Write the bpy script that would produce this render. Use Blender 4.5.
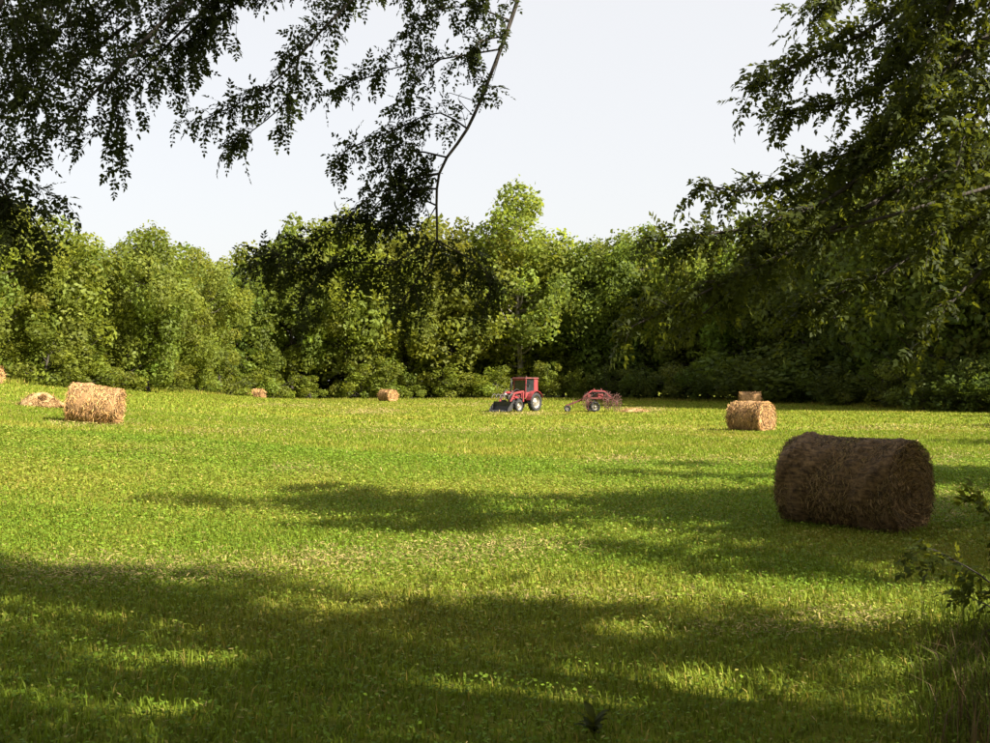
import bpy, math, random
import numpy as np
from mathutils import Vector, Matrix

R = math.radians
SC = bpy.context.scene
COL = SC.collection
for o in list(bpy.data.objects):
    bpy.data.objects.remove(o)

# ------------------------------------------------------------------ camera
CAM_H = 2.07
F = 1000.0                      # focal length in photograph pixels
HOR = 382.0                     # row of the horizon in the photograph
cam_d = bpy.data.cameras.new("camera")
cam = bpy.data.objects.new("camera", cam_d)
COL.objects.link(cam)
cam.location = (0, 0, CAM_H)
cam.rotation_euler = (R(90) + math.atan(10.5 / F), 0, 0)
cam_d.sensor_width = 36.0
cam_d.lens = 36.0 * F / 990.0
cam_d.clip_start = 0.05
cam_d.clip_end = 3000
SC.camera = cam

# ------------------------------------------------------------------ world and sun
SUN_EL = 38.0
SUN_BACK = 27.0                 # degrees behind the camera's right hand
world = bpy.data.worlds.new("World")
SC.world = world
world.use_nodes = True
nt = world.node_tree
nt.nodes.clear()
sky = nt.nodes.new("ShaderNodeTexSky")
sky.sky_type = 'NISHITA'
sky.sun_disc = False
sky.sun_elevation = R(SUN_EL)
sky.sun_rotation = R(90 + SUN_BACK)
sky.air_density = 1.0
sky.dust_density = 4.0
sky.ozone_density = 1.0
bg = nt.nodes.new("ShaderNodeBackground")
bg.inputs["Strength"].default_value = 0.078
wo = nt.nodes.new("ShaderNodeOutputWorld")
hz = nt.nodes.new("ShaderNodeMix"); hz.data_type = 'RGBA'     # thin even summer haze that whitens the whole sky
hz.inputs[0].default_value = 0.76
hz.inputs[7].default_value = (3.95, 3.84, 3.70, 1)
nt.links.new(sky.outputs[0], hz.inputs[6])
nt.links.new(hz.outputs[2], bg.inputs[0])
nt.links.new(bg.outputs[0], wo.inputs[0])

SUN_DIR = Vector((math.cos(R(SUN_BACK)) * math.cos(R(SUN_EL)),
                  -math.sin(R(SUN_BACK)) * math.cos(R(SUN_EL)),
                  math.sin(R(SUN_EL))))
sd = bpy.data.lights.new("sun", 'SUN')
sd.energy = 5.0
sd.angle = R(0.5)
sd.color = (1.0, 0.93, 0.80)
sun = bpy.data.objects.new("sun", sd)
COL.objects.link(sun)
sun.location = (60, -20, 60)
sun.rotation_euler = SUN_DIR.to_track_quat('Z', 'Y').to_euler()

SC.view_settings.view_transform = 'Standard'
SC.view_settings.look = 'None'
SC.view_settings.exposure = 1.75
SC.view_settings.gamma = 1.0
SC.view_settings.use_curve_mapping = False
SC.cycles.max_bounces = 6
SC.cycles.transparent_max_bounces = 4

rng = np.random.default_rng(11)
rnd = random.Random(7)

# ------------------------------------------------------------------ terrain shape
def sstep(a, b, v):
    t = np.clip((v - a) / (b - a), 0, 1)
    return t * t * (3 - 2 * t)

def gz(x, y):
    x = np.asarray(x, float); y = np.asarray(y, float)
    t = np.clip(-x - 1.0 - 0.16 * np.clip(y - 28, 0, 90), -40, 60)
    rise = 2.0 * np.log1p(np.exp(t / 2.0)) * 0.075 + 0.03 * np.clip(t - 14, 0, 40)
    fade = (1 - 0.9 * sstep(80, 108, y)) * (0.35 + 0.65 * sstep(8, 27, y))
    und = 0.03 * np.sin(x * 0.31 + 1.1) * np.sin(y * 0.23) + 0.02 * np.sin(x * 0.9 + y * 0.55)
    return rise * fade + und

def gzf(x, y):
    return float(gz(x, y))

def P(px, py, d):
    """photograph pixel at depth d -> point in the place"""
    return Vector(((px - 495.0) / F * d, d, CAM_H + (HOR - py) / F * d))

def G(px, d):
    x = (px - 495.0) / F * d
    return Vector((x, d, gzf(x, d)))

# ------------------------------------------------------------------ helpers
def tag(o, label=None, cat=None, group=None, kind=None):
    if label: o["label"] = label
    if cat: o["category"] = cat
    if group: o["group"] = group
    if kind: o["kind"] = kind
    return o

def empty(name, loc=(0, 0, 0), rz=0.0):
    o = bpy.data.objects.new(name, None)
    COL.objects.link(o)
    o.location = loc
    o.rotation_euler = (0, 0, rz)
    o.empty_display_size = 0.3
    return o

def link(name, me, mat=None, parent=None):
    o = bpy.data.objects.new(name, me)
    COL.objects.link(o)
    if mat is not None and len(me.materials) == 0:
        me.materials.append(mat)
    if parent is not None:
        o.parent = parent
    return o

def np_mesh(name, verts, faces, tint=None, smooth=False):
    """verts (n,3), faces (k,3|4) arrays -> mesh; tint (n,) or (n,3) vertex attribute"""
    verts = np.ascontiguousarray(verts, dtype=np.float32)
    faces = np.ascontiguousarray(faces, dtype=np.int32)
    me = bpy.data.meshes.new(name)
    k, c = faces.shape
    me.vertices.add(len(verts))
    me.vertices.foreach_set("co", verts.ravel())
    me.loops.add(k * c)
    me.loops.foreach_set("vertex_index", faces.ravel())
    me.polygons.add(k)
    me.polygons.foreach_set("loop_start", np.arange(0, k * c, c, dtype=np.int32))
    if tint is not None:
        tint = np.asarray(tint, np.float32)
        if tint.ndim == 1:
            tint = np.stack([tint] * 3, 1)
        col = np.ones((len(verts), 4), np.float32)
        col[:, :3] = tint
        a = me.attributes.new("tint", 'FLOAT_COLOR', 'POINT')
        a.data.foreach_set("color", col.ravel())
    me.update(calc_edges=True)
    if smooth:
        me.polygons.foreach_set("use_smooth", np.ones(k, dtype=bool))
    return me

class MB:
    """collects polygons of mixed size for one mesh"""
    def __init__(self):
        self.v = []; self.f = []
    def add(self, vs, fs):
        b = len(self.v)
        self.v += [tuple(p) for p in vs]
        self.f += [tuple(i + b for i in q) for q in fs]
    def box(self, c, s, rot=None, taper=1.0):
        c = Vector(c); hx, hy, hz = s[0] / 2, s[1] / 2, s[2] / 2
        vs = []
        for z, t in ((-hz, 1.0), (hz, taper)):
            for x, y in ((-hx, -hy), (hx, -hy), (hx, hy), (-hx, hy)):
                p = Vector((x * t, y * t, z))
                if rot is not None: p = rot @ p
                vs.append(c + p)
        self.add(vs, [(3, 2, 1, 0), (4, 5, 6, 7), (0, 1, 5, 4), (1, 2, 6, 5), (2, 3, 7, 6), (3, 0, 4, 7)])
    def bar(self, a, b, w, h=None):
        a = Vector(a); b = Vector(b); h = h or w
        q = (b - a).to_track_quat('X', 'Z').to_matrix()
        self.box((a + b) / 2, ((b - a).length, w, h), q)
    def lathe(self, prof, axis='Y', seg=20, c=(0, 0, 0)):
        """profile [(radius, along)] about an axis"""
        vs = []; c = Vector(c)
        for r, l in prof:
            for i in range(seg):
                a = 2 * math.pi * i / seg
                u, w = r * math.cos(a), r * math.sin(a)
                p = {'Y': (u, l, w), 'X': (l, u, w), 'Z': (u, w, l)}[axis]
                vs.append(c + Vector(p))
        fs = []
        for j in range(len(prof) - 1):
            for i in range(seg):
                k = (i + 1) % seg
                fs.append((j * seg + i, j * seg + k, (j + 1) * seg + k, (j + 1) * seg + i))
        self.add(vs, fs)
    def tube(self, pts, r0, r1, seg=7):
        pts = [Vector(p) for p in pts]
        n = len(pts); vs = []
        up = Vector((0.3, 0.5, 0.8)).normalized()
        for i, p in enumerate(pts):
            t = (pts[min(i + 1, n - 1)] - pts[max(i - 1, 0)])
            if t.length < 1e-9: t = Vector((0, 0, 1))
            t.normalize()
            a = up - t * up.dot(t)
            if a.length < 1e-3: a = Vector((1, 0, 0)) - t * t.x
            a.normalize(); b = t.cross(a); up = a
            r = r0 + (r1 - r0) * i / (n - 1)
            for k in range(seg):
                an = 2 * math.pi * k / seg
                vs.append(p + (a * math.cos(an) + b * math.sin(an)) * r)
        fs = []
        for i in range(n - 1):
            for k in range(seg):
                k2 = (k + 1) % seg
                fs.append((i * seg + k, i * seg + k2, (i + 1) * seg + k2, (i + 1) * seg + k))
        fs.append(tuple(reversed(range(seg))))
        fs.append(tuple((n - 1) * seg + k for k in range(seg)))
        self.add(vs, fs)
    def mesh(self, name, smooth=False):
        me = bpy.data.meshes.new(name)
        me.from_pydata(self.v, [], self.f)
        me.update()
        if smooth:
            me.polygons.foreach_set("use_smooth", [True] * len(me.polygons))
        return me
    def build(self, name, mat, parent=None, smooth=False, bevel=0.0):
        o = link(name, self.mesh(name, smooth), mat, parent)
        if bevel > 0:
            m = o.modifiers.new("bevel", 'BEVEL'); m.width = bevel; m.segments = 2; m.limit_method = 'ANGLE'
        return o

def spline(pts, step=0.25):
    """Catmull-Rom resampling of a polyline"""
    pts = [Vector(p) for p in pts]
    ext = [pts[0] * 2 - pts[1]] + pts + [pts[-1] * 2 - pts[-2]]
    out = []
    for i in range(1, len(ext) - 2):
        p0, p1, p2, p3 = ext[i - 1], ext[i], ext[i + 1], ext[i + 2]
        n = max(2, int((p2 - p1).length / step))
        for k in range(n):
            t = k / n
            out.append(0.5 * ((2 * p1) + (p2 - p0) * t + (2 * p0 - 5 * p1 + 4 * p2 - p3) * t * t
                              + (-p0 + 3 * p1 - 3 * p2 + p3) * t ** 3))
    out.append(pts[-1])
    return out

# ------------------------------------------------------------------ materials
def new_mat(name):
    m = bpy.data.materials.new(name)
    m.use_nodes = True
    n = m.node_tree
    n.nodes.clear()
    out = n.nodes.new("ShaderNodeOutputMaterial")
    return m, n, out

def leaf_mat(name, col, trans, tw=0.4, hue_var=0.05, val_var=0.25, rough=0.55, spec=0.35):
    """leaf: glossy upper surface, light passing through; tint per leaf, hue per tree"""
    m, n, out = new_mat(name)
    L = n.links
    at = n.nodes.new("ShaderNodeAttribute"); at.attribute_name = "tint"
    oi = n.nodes.new("ShaderNodeObjectInfo")
    def chain(c):
        mul = n.nodes.new("ShaderNodeMix"); mul.data_type = 'RGBA'; mul.blend_type = 'MULTIPLY'
        mul.inputs[0].default_value = 1.0
        mul.inputs[6].default_value = (*c, 1)
        L.new(at.outputs["Color"], mul.inputs[7])
        hs = n.nodes.new("ShaderNodeHueSaturation")
        mr = n.nodes.new("ShaderNodeMapRange")
        mr.inputs[3].default_value = 0.5 - hue_var / 2; mr.inputs[4].default_value = 0.5 + hue_var / 2
        L.new(oi.outputs["Random"], mr.inputs[0])
        L.new(mr.outputs[0], hs.inputs["Hue"])
        wn = n.nodes.new("ShaderNodeMath"); wn.operation = 'FRACT'
        ml = n.nodes.new("ShaderNodeMath"); ml.operation = 'MULTIPLY'; ml.inputs[1].default_value = 37.7
        L.new(oi.outputs["Random"], ml.inputs[0]); L.new(ml.outputs[0], wn.inputs[0])
        mv = n.nodes.new("ShaderNodeMapRange")
        mv.inputs[3].default_value = 1 - val_var / 2; mv.inputs[4].default_value = 1 + val_var / 2
        L.new(wn.outputs[0], mv.inputs[0]); L.new(mv.outputs[0], hs.inputs["Value"])
        L.new(mul.outputs[2], hs.inputs["Color"])
        return hs.outputs[0]
    p = n.nodes.new("ShaderNodeBsdfPrincipled")
    p.inputs["Roughness"].default_value = rough
    p.inputs["Specular IOR Level"].default_value = spec
    L.new(chain(col), p.inputs["Base Color"])
    t = n.nodes.new("ShaderNodeBsdfTranslucent")
    L.new(chain(trans), t.inputs["Color"])
    mx = n.nodes.new("ShaderNodeMixShader"); mx.inputs[0].default_value = tw
    L.new(p.outputs[0], mx.inputs[1]); L.new(t.outputs[0], mx.inputs[2])
    L.new(mx.outputs[0], out.inputs[0])
    return m

def noise_mat(name, c1, c2, scale=5.0, rough=0.8, bump=0.3, detail=6.0, metal=0.0, stretch=(1, 1, 1), tinted=False, bscale=None):
    m, n, out = new_mat(name)
    L = n.links
    tc = n.nodes.new("ShaderNodeTexCoord")
    mp = n.nodes.new("ShaderNodeMapping"); mp.inputs["Scale"].default_value = stretch
    L.new(tc.outputs["Object"], mp.inputs[0])
    nz = n.nodes.new("ShaderNodeTexNoise"); nz.inputs["Scale"].default_value = scale; nz.inputs["Detail"].default_value = detail
    L.new(mp.outputs[0], nz.inputs["Vector"])
    rp = n.nodes.new("ShaderNodeValToRGB")
    rp.color_ramp.elements[0].position = 0.32; rp.color_ramp.elements[0].color = (*c1, 1)
    rp.color_ramp.elements[1].position = 0.68; rp.color_ramp.elements[1].color = (*c2, 1)
    L.new(nz.outputs["Fac"], rp.inputs[0])
    p = n.nodes.new("ShaderNodeBsdfPrincipled")
    p.inputs["Roughness"].default_value = rough
    p.inputs["Metallic"].default_value = metal
    c = rp.outputs[0]
    if tinted:
        at = n.nodes.new("ShaderNodeAttribute"); at.attribute_name = "tint"
        mul = n.nodes.new("ShaderNodeMix"); mul.data_type = 'RGBA'; mul.blend_type = 'MULTIPLY'; mul.inputs[0].default_value = 1
        L.new(c, mul.inputs[6]); L.new(at.outputs["Color"], mul.inputs[7]); c = mul.outputs[2]
    L.new(c, p.inputs["Base Color"])
    if bump:
        b = n.nodes.new("ShaderNodeBump"); b.inputs["Strength"].default_value = bump; b.inputs["Distance"].default_value = 0.03
        if bscale:
            nb = n.nodes.new("ShaderNodeTexNoise"); nb.inputs["Scale"].default_value = bscale; nb.inputs["Detail"].default_value = 5
            L.new(mp.outputs[0], nb.inputs["Vector"]); L.new(nb.outputs["Fac"], b.inputs["Height"])
        else:
            L.new(nz.outputs["Fac"], b.inputs["Height"])
        L.new(b.outputs[0], p.inputs["Normal"])
    L.new(p.outputs[0], out.inputs[0])
    return m

M = {}
M['bark'] = noise_mat("bark", (0.025, 0.020, 0.015), (0.07, 0.056, 0.043), 6, 0.95, 0.9, stretch=(3, 3, 0.6))
M['twig'] = noise_mat('twig_bark', (0.018, 0.014, 0.011), (0.05, 0.04, 0.03), 9, 0.95, 0.5)
M['pale_bark'] = noise_mat("pale_bark", (0.14, 0.12, 0.10), (0.32, 0.29, 0.24), 3, 0.9, 0.6, stretch=(2, 2, 0.5))
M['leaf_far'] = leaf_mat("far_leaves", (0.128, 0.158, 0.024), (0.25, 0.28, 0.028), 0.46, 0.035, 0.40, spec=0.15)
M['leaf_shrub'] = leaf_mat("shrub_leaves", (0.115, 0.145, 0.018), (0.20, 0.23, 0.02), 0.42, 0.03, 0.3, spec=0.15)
M['leaf_shaded'] = leaf_mat("shade_toned_leaves", (0.075, 0.096, 0.020), (0.165, 0.19, 0.022), 0.42, 0.03, 0.25, spec=0.12)  # darker copy of the green leaves; the wood's shade is in the colour
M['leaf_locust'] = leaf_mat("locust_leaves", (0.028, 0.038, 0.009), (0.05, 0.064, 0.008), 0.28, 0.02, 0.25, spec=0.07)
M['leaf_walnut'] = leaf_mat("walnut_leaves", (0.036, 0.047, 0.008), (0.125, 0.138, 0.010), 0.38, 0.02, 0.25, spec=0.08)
M['grass'] = leaf_mat("grass_blades", (0.170, 0.207, 0.018), (0.204, 0.245, 0.016), 0.35, 0.0, 0.0, 0.6, 0.12)
M['straw'] = leaf_mat("straw", (0.42, 0.325, 0.115), (0.30, 0.23, 0.07), 0.2, 0.0, 0.0, 0.7)
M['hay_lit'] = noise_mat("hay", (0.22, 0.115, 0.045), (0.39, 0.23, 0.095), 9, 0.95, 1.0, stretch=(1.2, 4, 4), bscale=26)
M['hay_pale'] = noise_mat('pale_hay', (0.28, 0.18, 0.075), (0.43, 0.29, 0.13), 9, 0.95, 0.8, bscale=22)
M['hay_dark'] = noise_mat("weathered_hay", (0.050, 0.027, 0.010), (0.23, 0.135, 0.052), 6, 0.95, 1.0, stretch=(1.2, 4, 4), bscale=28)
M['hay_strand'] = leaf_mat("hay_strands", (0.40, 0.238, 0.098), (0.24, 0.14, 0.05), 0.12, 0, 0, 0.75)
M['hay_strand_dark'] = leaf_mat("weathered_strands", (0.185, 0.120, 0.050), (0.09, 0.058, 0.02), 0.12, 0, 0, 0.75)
M['red'] = noise_mat("red_paint", (0.13, 0.028, 0.024), (0.30, 0.026, 0.034), 4, 0.6, 0.08)
M['faded_red'] = noise_mat("faded_red_paint", (0.05, 0.012, 0.010), (0.17, 0.030, 0.024), 6, 0.75, 0.1)
M['tyre'] = noise_mat("tyre_rubber", (0.012, 0.012, 0.013), (0.03, 0.028, 0.026), 12, 0.85, 0.3)
M['rim'] = noise_mat("white_rim", (0.16, 0.14, 0.11), (0.42, 0.38, 0.31), 5, 0.5, 0.05)
M['steel'] = noise_mat("grey_steel", (0.05, 0.045, 0.04), (0.17, 0.155, 0.14), 6, 0.55, 0.1, metal=0.3)
M['black'] = noise_mat("black_metal", (0.012, 0.012, 0.014), (0.035, 0.033, 0.032), 9, 0.6, 0.1)
M['window'] = noise_mat('dark_window', (0.010, 0.012, 0.013), (0.03, 0.034, 0.034), 3, 0.12, 0)
M['glass_lamp'] = noise_mat("lamp_glass", (0.6, 0.6, 0.55), (0.75, 0.74, 0.7), 20, 0.15, 0)
M['rust'] = noise_mat("rusty_tines", (0.025, 0.011, 0.009), (0.11, 0.034, 0.024), 7, 0.8, 0.1)

def ground_material():
    m, n, out = new_mat("field")
    L = n.links
    geo = n.nodes.new("ShaderNodeNewGeometry")
    def noise(scale, detail=5, rough=0.6):
        z = n.nodes.new("ShaderNodeTexNoise"); z.inputs["Scale"].default_value = scale
        z.inputs["Detail"].default_value = detail; z.inputs["Roughness"].default_value = rough
        L.new(geo.outputs["Position"], z.inputs["Vector"]); return z.outputs["Fac"]
    def ramp(f, stops):
        r = n.nodes.new("ShaderNodeValToRGB")
        e = r.color_ramp.elements
        e[0].position, e[0].color = stops[0][0], (*stops[0][1], 1)
        e[1].position, e[1].color = stops[-1][0], (*stops[-1][1], 1)
        for p_, c_ in stops[1:-1]:
            x = e.new(p_); x.color = (*c_, 1)
        L.new(f, r.inputs[0]); return r.outputs[0]
    base = ramp(noise(0.16), [(0.3, (0.125, 0.152, 0.012)), (0.55, (0.175, 0.190, 0.018)), (0.75, (0.23, 0.21, 0.038))])
    fine = ramp(noise(9.0, 8, 0.75), [(0.3, (0.55, 0.6, 0.5)), (0.5, (1, 1, 1)), (0.72, (1.45, 1.35, 1.3))])
    mul = n.nodes.new("ShaderNodeMix"); mul.data_type = 'RGBA'; mul.blend_type = 'MULTIPLY'; mul.inputs[0].default_value = 1
    L.new(base, mul.inputs[6]); L.new(fine, mul.inputs[7])
    soil = ramp(noise(1.3, 6, 0.7), [(0.58, (0, 0, 0)), (0.75, (0.5, 0.5, 0.5))])
    mx = n.nodes.new("ShaderNodeMix"); mx.data_type = 'RGBA'
    L.new(soil, mx.inputs[0]); L.new(mul.outputs[2], mx.inputs[6]); mx.inputs[7].default_value = (0.24, 0.185, 0.075, 1)
    p = n.nodes.new("ShaderNodeBsdfPrincipled"); p.inputs["Roughness"].default_value = 0.95
    p.inputs["Specular IOR Level"].default_value = 0.1
    L.new(mx.outputs[2], p.inputs["Base Color"])
    b = n.nodes.new("ShaderNodeBump"); b.inputs["Strength"].default_value = 0.9; b.inputs["Distance"].default_value = 0.12
    L.new(noise(5.0, 8, 0.75), b.inputs["Height"]); L.new(b.outputs[0], p.inputs["Normal"])
    L.new(p.outputs[0], out.inputs[0])
    return m
M['field'] = ground_material()

# ------------------------------------------------------------------ the ground
def build_ground():
    def axis(lo, a, b, hi, fine, n_out):
        left = lo + (a - lo) * (1 - (1 - np.linspace(0, 1, n_out)) ** 2.5)
        mid = np.arange(a, b, fine)
        right = b + (hi - b) * np.linspace(0, 1, n_out) ** 2.5
        return np.unique(np.concatenate([left, mid, right]))
    xs = axis(-900, -70, 70, 900, 0.9, 26)
    ys = axis(-500, -10, 150, 1600, 0.9, 26)
    X, Y = np.meshgrid(xs, ys)
    Z = gz(X, Y)
    v = np.stack([X.ravel(), Y.ravel(), Z.ravel()], 1)
    nx, ny = len(xs), len(ys)
    i = np.arange(nx * ny).reshape(ny, nx)
    f = np.stack([i[:-1, :-1].ravel(), i[:-1, 1:].ravel(), i[1:, 1:].ravel(), i[1:, :-1].ravel()], 1)
    o = link("ground", np_mesh("ground", v, f, smooth=True), M['field'])
    tag(o, kind="structure")
    o["label"] = "mown hay field sloping up to a rise"
build_ground()

# ------------------------------------------------------------------ woodland trees
def leaf_quads(cent, nrm, size, r=rng, aspect=0.62):
    """diamond leaves at cent (n,3), facing nrm with random spin; size (n,)"""
    n = len(cent)
    a = r.normal(size=(n, 3))
    a -= nrm * (a * nrm).sum(1, keepdims=True)
    a /= np.linalg.norm(a, axis=1, keepdims=True) + 1e-9
    b = np.cross(nrm, a)
    s = size[:, None]
    v = np.empty((n, 4, 3))
    v[:, 0] = cent - a * s
    v[:, 1] = cent + b * s * aspect - a * s * 0.12 + nrm * s * 0.15
    v[:, 2] = cent + a * s
    v[:, 3] = cent - b * s * aspect - a * s * 0.12 + nrm * s * 0.15
    f = np.arange(n * 4).reshape(n, 4)
    return v.reshape(-1, 3), f

def unit(v):
    return v / (np.linalg.norm(v, axis=1, keepdims=True) + 1e-9)

def crown_mesh(name, h, rad, zlo, nclump, per, lsize, seed, flat=0.0, peak=1.0):
    """crown of leafy clumps round an uneven ellipsoid; returns mesh and clump centres"""
    r = np.random.default_rng(seed)
    cz = (zlo + h) / 2; hz = (h - zlo) / 2
    cs, rs = [], []
    tries = 0
    ph = r.uniform(0, 6.28, 6)
    while len(cs) < nclump and tries < 6000:
        tries += 1
        d = r.normal(size=3); d /= np.linalg.norm(d)
        an = math.atan2(d[1], d[0])
        lob = 1 + 0.20 * math.sin(2 * an + ph[0]) + 0.14 * math.sin(3 * an + ph[1] + 2 * d[2]) + 0.16 * math.sin(4 * d[2] + ph[2])
        k = r.uniform(0.62, 1.0) if r.random() < 0.8 else r.uniform(0.2, 0.6)
        wz = d[2]
        taper = 1.0 - 0.35 * max(0, wz) ** 2 * peak
        p = np.array([d[0] * rad * k * lob * taper, d[1] * rad * k * lob * taper, cz + wz * hz * k * 0.94])
        cr = rad * r.uniform(0.13, 0.30)
        if all(np.linalg.norm(p - q) > 0.6 * (cr + s) * 0.75 for q, s in zip(cs, rs)):
            cs.append(p); rs.append(cr)
    V, Fc, T = [], [], []
    base = 0
    for p, cr in zip(cs, rs):
        n = int(per * (cr / (rad * 0.25)) ** 2)
        d = unit(r.normal(size=(n, 3)))
        k = np.where(r.random((n, 1)) < 0.10, r.uniform(1.05, 1.3, (n, 1)), r.uniform(0.45, 1.12, (n, 1)) ** 0.6)
        pos = p + d * k * cr * np.array([1.0, 1.0, 1.0])
        out = unit(d * 0.8 + unit(pos - np.array([0, 0, cz])) * 0.5 + np.array([0, 0, 0.15]))
        nr = unit(out + r.normal(size=(n, 3)) * 0.8)
        sz = lsize * r.uniform(0.55, 1.25, n)
        v, f = leaf_quads(pos, nr, sz, r)
        V.append(v); Fc.append(f + base); base += len(v)
        ct = r.uniform(0.75, 1.25) * np.array([r.uniform(0.92, 1.1), 1.0, r.uniform(0.8, 1.2)])
        lt = r.uniform(0.72, 1.3, (n, 1)) * ct
        T.append(np.repeat(lt, 4, 0))
    me = np_mesh(name, np.concatenate(V), np.concatenate(Fc), np.concatenate(T))
    return me, cs

def trunk_mesh(name, h, zlo, cs, r0, seed, top=0.8, lean=0.4):
    r = random.Random(seed)
    mb = MB()
    lx, ly = r.uniform(-lean, lean), r.uniform(-lean, lean)
    ax = [Vector((lx * t * t + 0.15 * math.sin(5 * t + seed), ly * t * t + 0.15 * math.cos(4 * t + seed), h * top * t - 0.4 * (t == 0))) for t in np.linspace(0, 1, 7)]
    mb.tube(spline(ax, 1.2), r0, r0 * 0.25, 8)
    mb.tube([(0, 0, -0.4), (0, 0, 0.15), (0.0, 0, 0.6)], r0 * 1.6, r0 * 0.95, 8)
    for c in cs[::2]:
        c = Vector(c)
        t = min(0.95, max(0.15, (c.z - 0.28 * math.hypot(c.x, c.y) - 1.0) / (h * top)))
        k = t * 6; i = min(5, int(k)); s = ax[i].lerp(ax[i + 1], k - i)
        mid = s.lerp(c, 0.55) + Vector((0, 0, -0.04 * h))
        mb.tube(spline([s, mid, c], 1.6), r0 * 0.36, r0 * 0.07, 5)
    return mb.mesh(name, True)

PROTO = []
def proto(kind, h, rad, zlo, nclump, per, lsize, seed, mat, tr=0.26, **kw):
    cm, cs = crown_mesh("crown", h, rad, zlo, nclump, per, lsize, seed, **kw)
    cm.materials.append(M[mat])
    tm = trunk_mesh("trunk", h, zlo, cs, tr, seed)
    tm.materials.append(M['pale_bark' if kind == 'tall' else 'bark'])
    PROTO.append((kind, h, cm, tm))

proto('broad', 20, 6.2, 1.0, 110, 200, 0.26, 1, 'leaf_far')
proto('broad', 20, 5.6, 0.6, 105, 260, 0.22, 2, 'leaf_far')
proto('broad', 20, 6.8, 1.4, 115, 170, 0.29, 3, 'leaf_far')
proto('broad', 20, 5.2, 0.6, 100, 200, 0.25, 4, 'leaf_far')
proto('tall', 20, 5.4, 2.0, 100, 190, 0.22, 5, 'leaf_far', peak=0.6)
proto('dark', 20, 6.4, 0.8, 110, 190, 0.26, 6, 'leaf_shaded')
proto('dark', 20, 7.0, 1.0, 110, 190, 0.26, 7, 'leaf_shaded')
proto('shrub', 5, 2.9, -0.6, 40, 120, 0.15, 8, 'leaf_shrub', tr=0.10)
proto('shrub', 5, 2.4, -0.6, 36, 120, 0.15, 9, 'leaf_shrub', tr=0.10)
proto('dshrub', 5, 2.9, -0.7, 40, 130, 0.15, 10, 'leaf_shaded', tr=0.10)

def put_tree(kind, idx, px, top, d, label, cat, group, name, wide=1.0):
    """plant a copy of a prototype so that it stands at depth d with its top at image row top"""
    c = [p for p in PROTO if p[0] == kind]
    k, h0, cm, tm = c[idx % len(c)]
    b = G(px, d)
    H = CAM_H + (HOR - top) / F * d - b.z
    s = H / h0
    e = empty(name, (b.x, b.y, b.z), rnd.uniform(0, 6.28))
    w = s * wide
    e.scale = (w, w, s)
    tag(e, label, cat, group)
    t = link("trunk", tm, None, e)
    cr = link("crown", cm, None, e)
    cr["kind"] = "stuff"
    return e

def where(px):
    if px < 35: return "above the hay heap"
    if px < 118: return "behind the leaning bale"
    if px < 205: return "right of the leaning bale"
    if px < 325: return "behind the bale by the shrubs"
    if px < 430: return "behind the rust brown bale"
    if px < 560: return "behind the tractor"
    if px < 650: return "behind the hay rake"
    if px < 800: return "behind the two bales in line"
    return "beyond the dark weathered bale"

front = [(-75, 150, 60), (-20, 185, 64), (52, 214, 68), (98, 262, 76), (148, 219, 72), (196, 246, 84), (236, 262, 112),
         (292, 216, 116), (345, 207, 120), (400, 222, 122), (452, 214, 126), (562, 240, 128),
         (603, 230, 126), (645, 222, 126), (694, 230, 122), (742, 216, 112)]
for i, (px, top, d) in enumerate(front):
    mates = sorted(t for q, t, _ in front if where(q) == where(px))
    size = {1: ["full crowned"], 2: ["taller", "shorter"], 3: ["tallest", "middling", "lowest"]}.get(len(mates), ["full crowned"] * 9)[mates.index(top)]
    put_tree('broad', i, px, top, d, size + " sunlit tree in the front row of the wood " + where(px), "tree",
             "front row trees " + where(px), "broadleaf_tree", rnd.uniform(0.92, 1.12))
put_tree('tall', 0, 519, 180, 127, "tallest pale tree rising above the woodland behind the red tractor", "tree", None, "tall_tree", 1.1)
back = [(-40, 175, 80), (25, 205, 84), (75, 238, 92), (122, 240, 92), (172, 242, 96), (222, 258, 118), (262, 240, 134), (318, 218, 136), (372, 222, 138), (428, 234, 140),
        (485, 232, 142), (540, 236, 144), (583, 240, 142), (624, 236, 142), (670, 236, 140), (718, 232, 130), (765, 222, 126)]
for i, (px, top, d) in enumerate(back):
    put_tree('broad', i + 2, px, top, d, "tree mostly hidden in the back row " + where(px), "tree",
             "back row trees " + where(px), "broadleaf_tree", 1.1)
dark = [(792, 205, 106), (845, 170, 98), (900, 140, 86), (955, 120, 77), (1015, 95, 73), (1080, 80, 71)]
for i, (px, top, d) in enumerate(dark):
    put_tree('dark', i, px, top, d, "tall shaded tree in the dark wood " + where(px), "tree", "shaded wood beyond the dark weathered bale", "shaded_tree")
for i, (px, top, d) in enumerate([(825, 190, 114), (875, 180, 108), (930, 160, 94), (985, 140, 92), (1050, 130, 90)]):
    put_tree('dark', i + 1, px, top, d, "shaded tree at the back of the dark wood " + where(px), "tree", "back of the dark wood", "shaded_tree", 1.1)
# trees of the same wood edge that stand to the right of the view and shade the field
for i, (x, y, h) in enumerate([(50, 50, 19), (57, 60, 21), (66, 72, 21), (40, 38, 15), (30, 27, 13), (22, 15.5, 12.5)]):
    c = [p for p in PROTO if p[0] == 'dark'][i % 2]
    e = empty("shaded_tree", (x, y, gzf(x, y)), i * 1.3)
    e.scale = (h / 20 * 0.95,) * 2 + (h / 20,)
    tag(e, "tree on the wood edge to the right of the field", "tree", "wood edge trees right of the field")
    link("trunk", c[3], None, e); cr = link("crown", c[2], None, e); cr["kind"] = "stuff"

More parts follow.
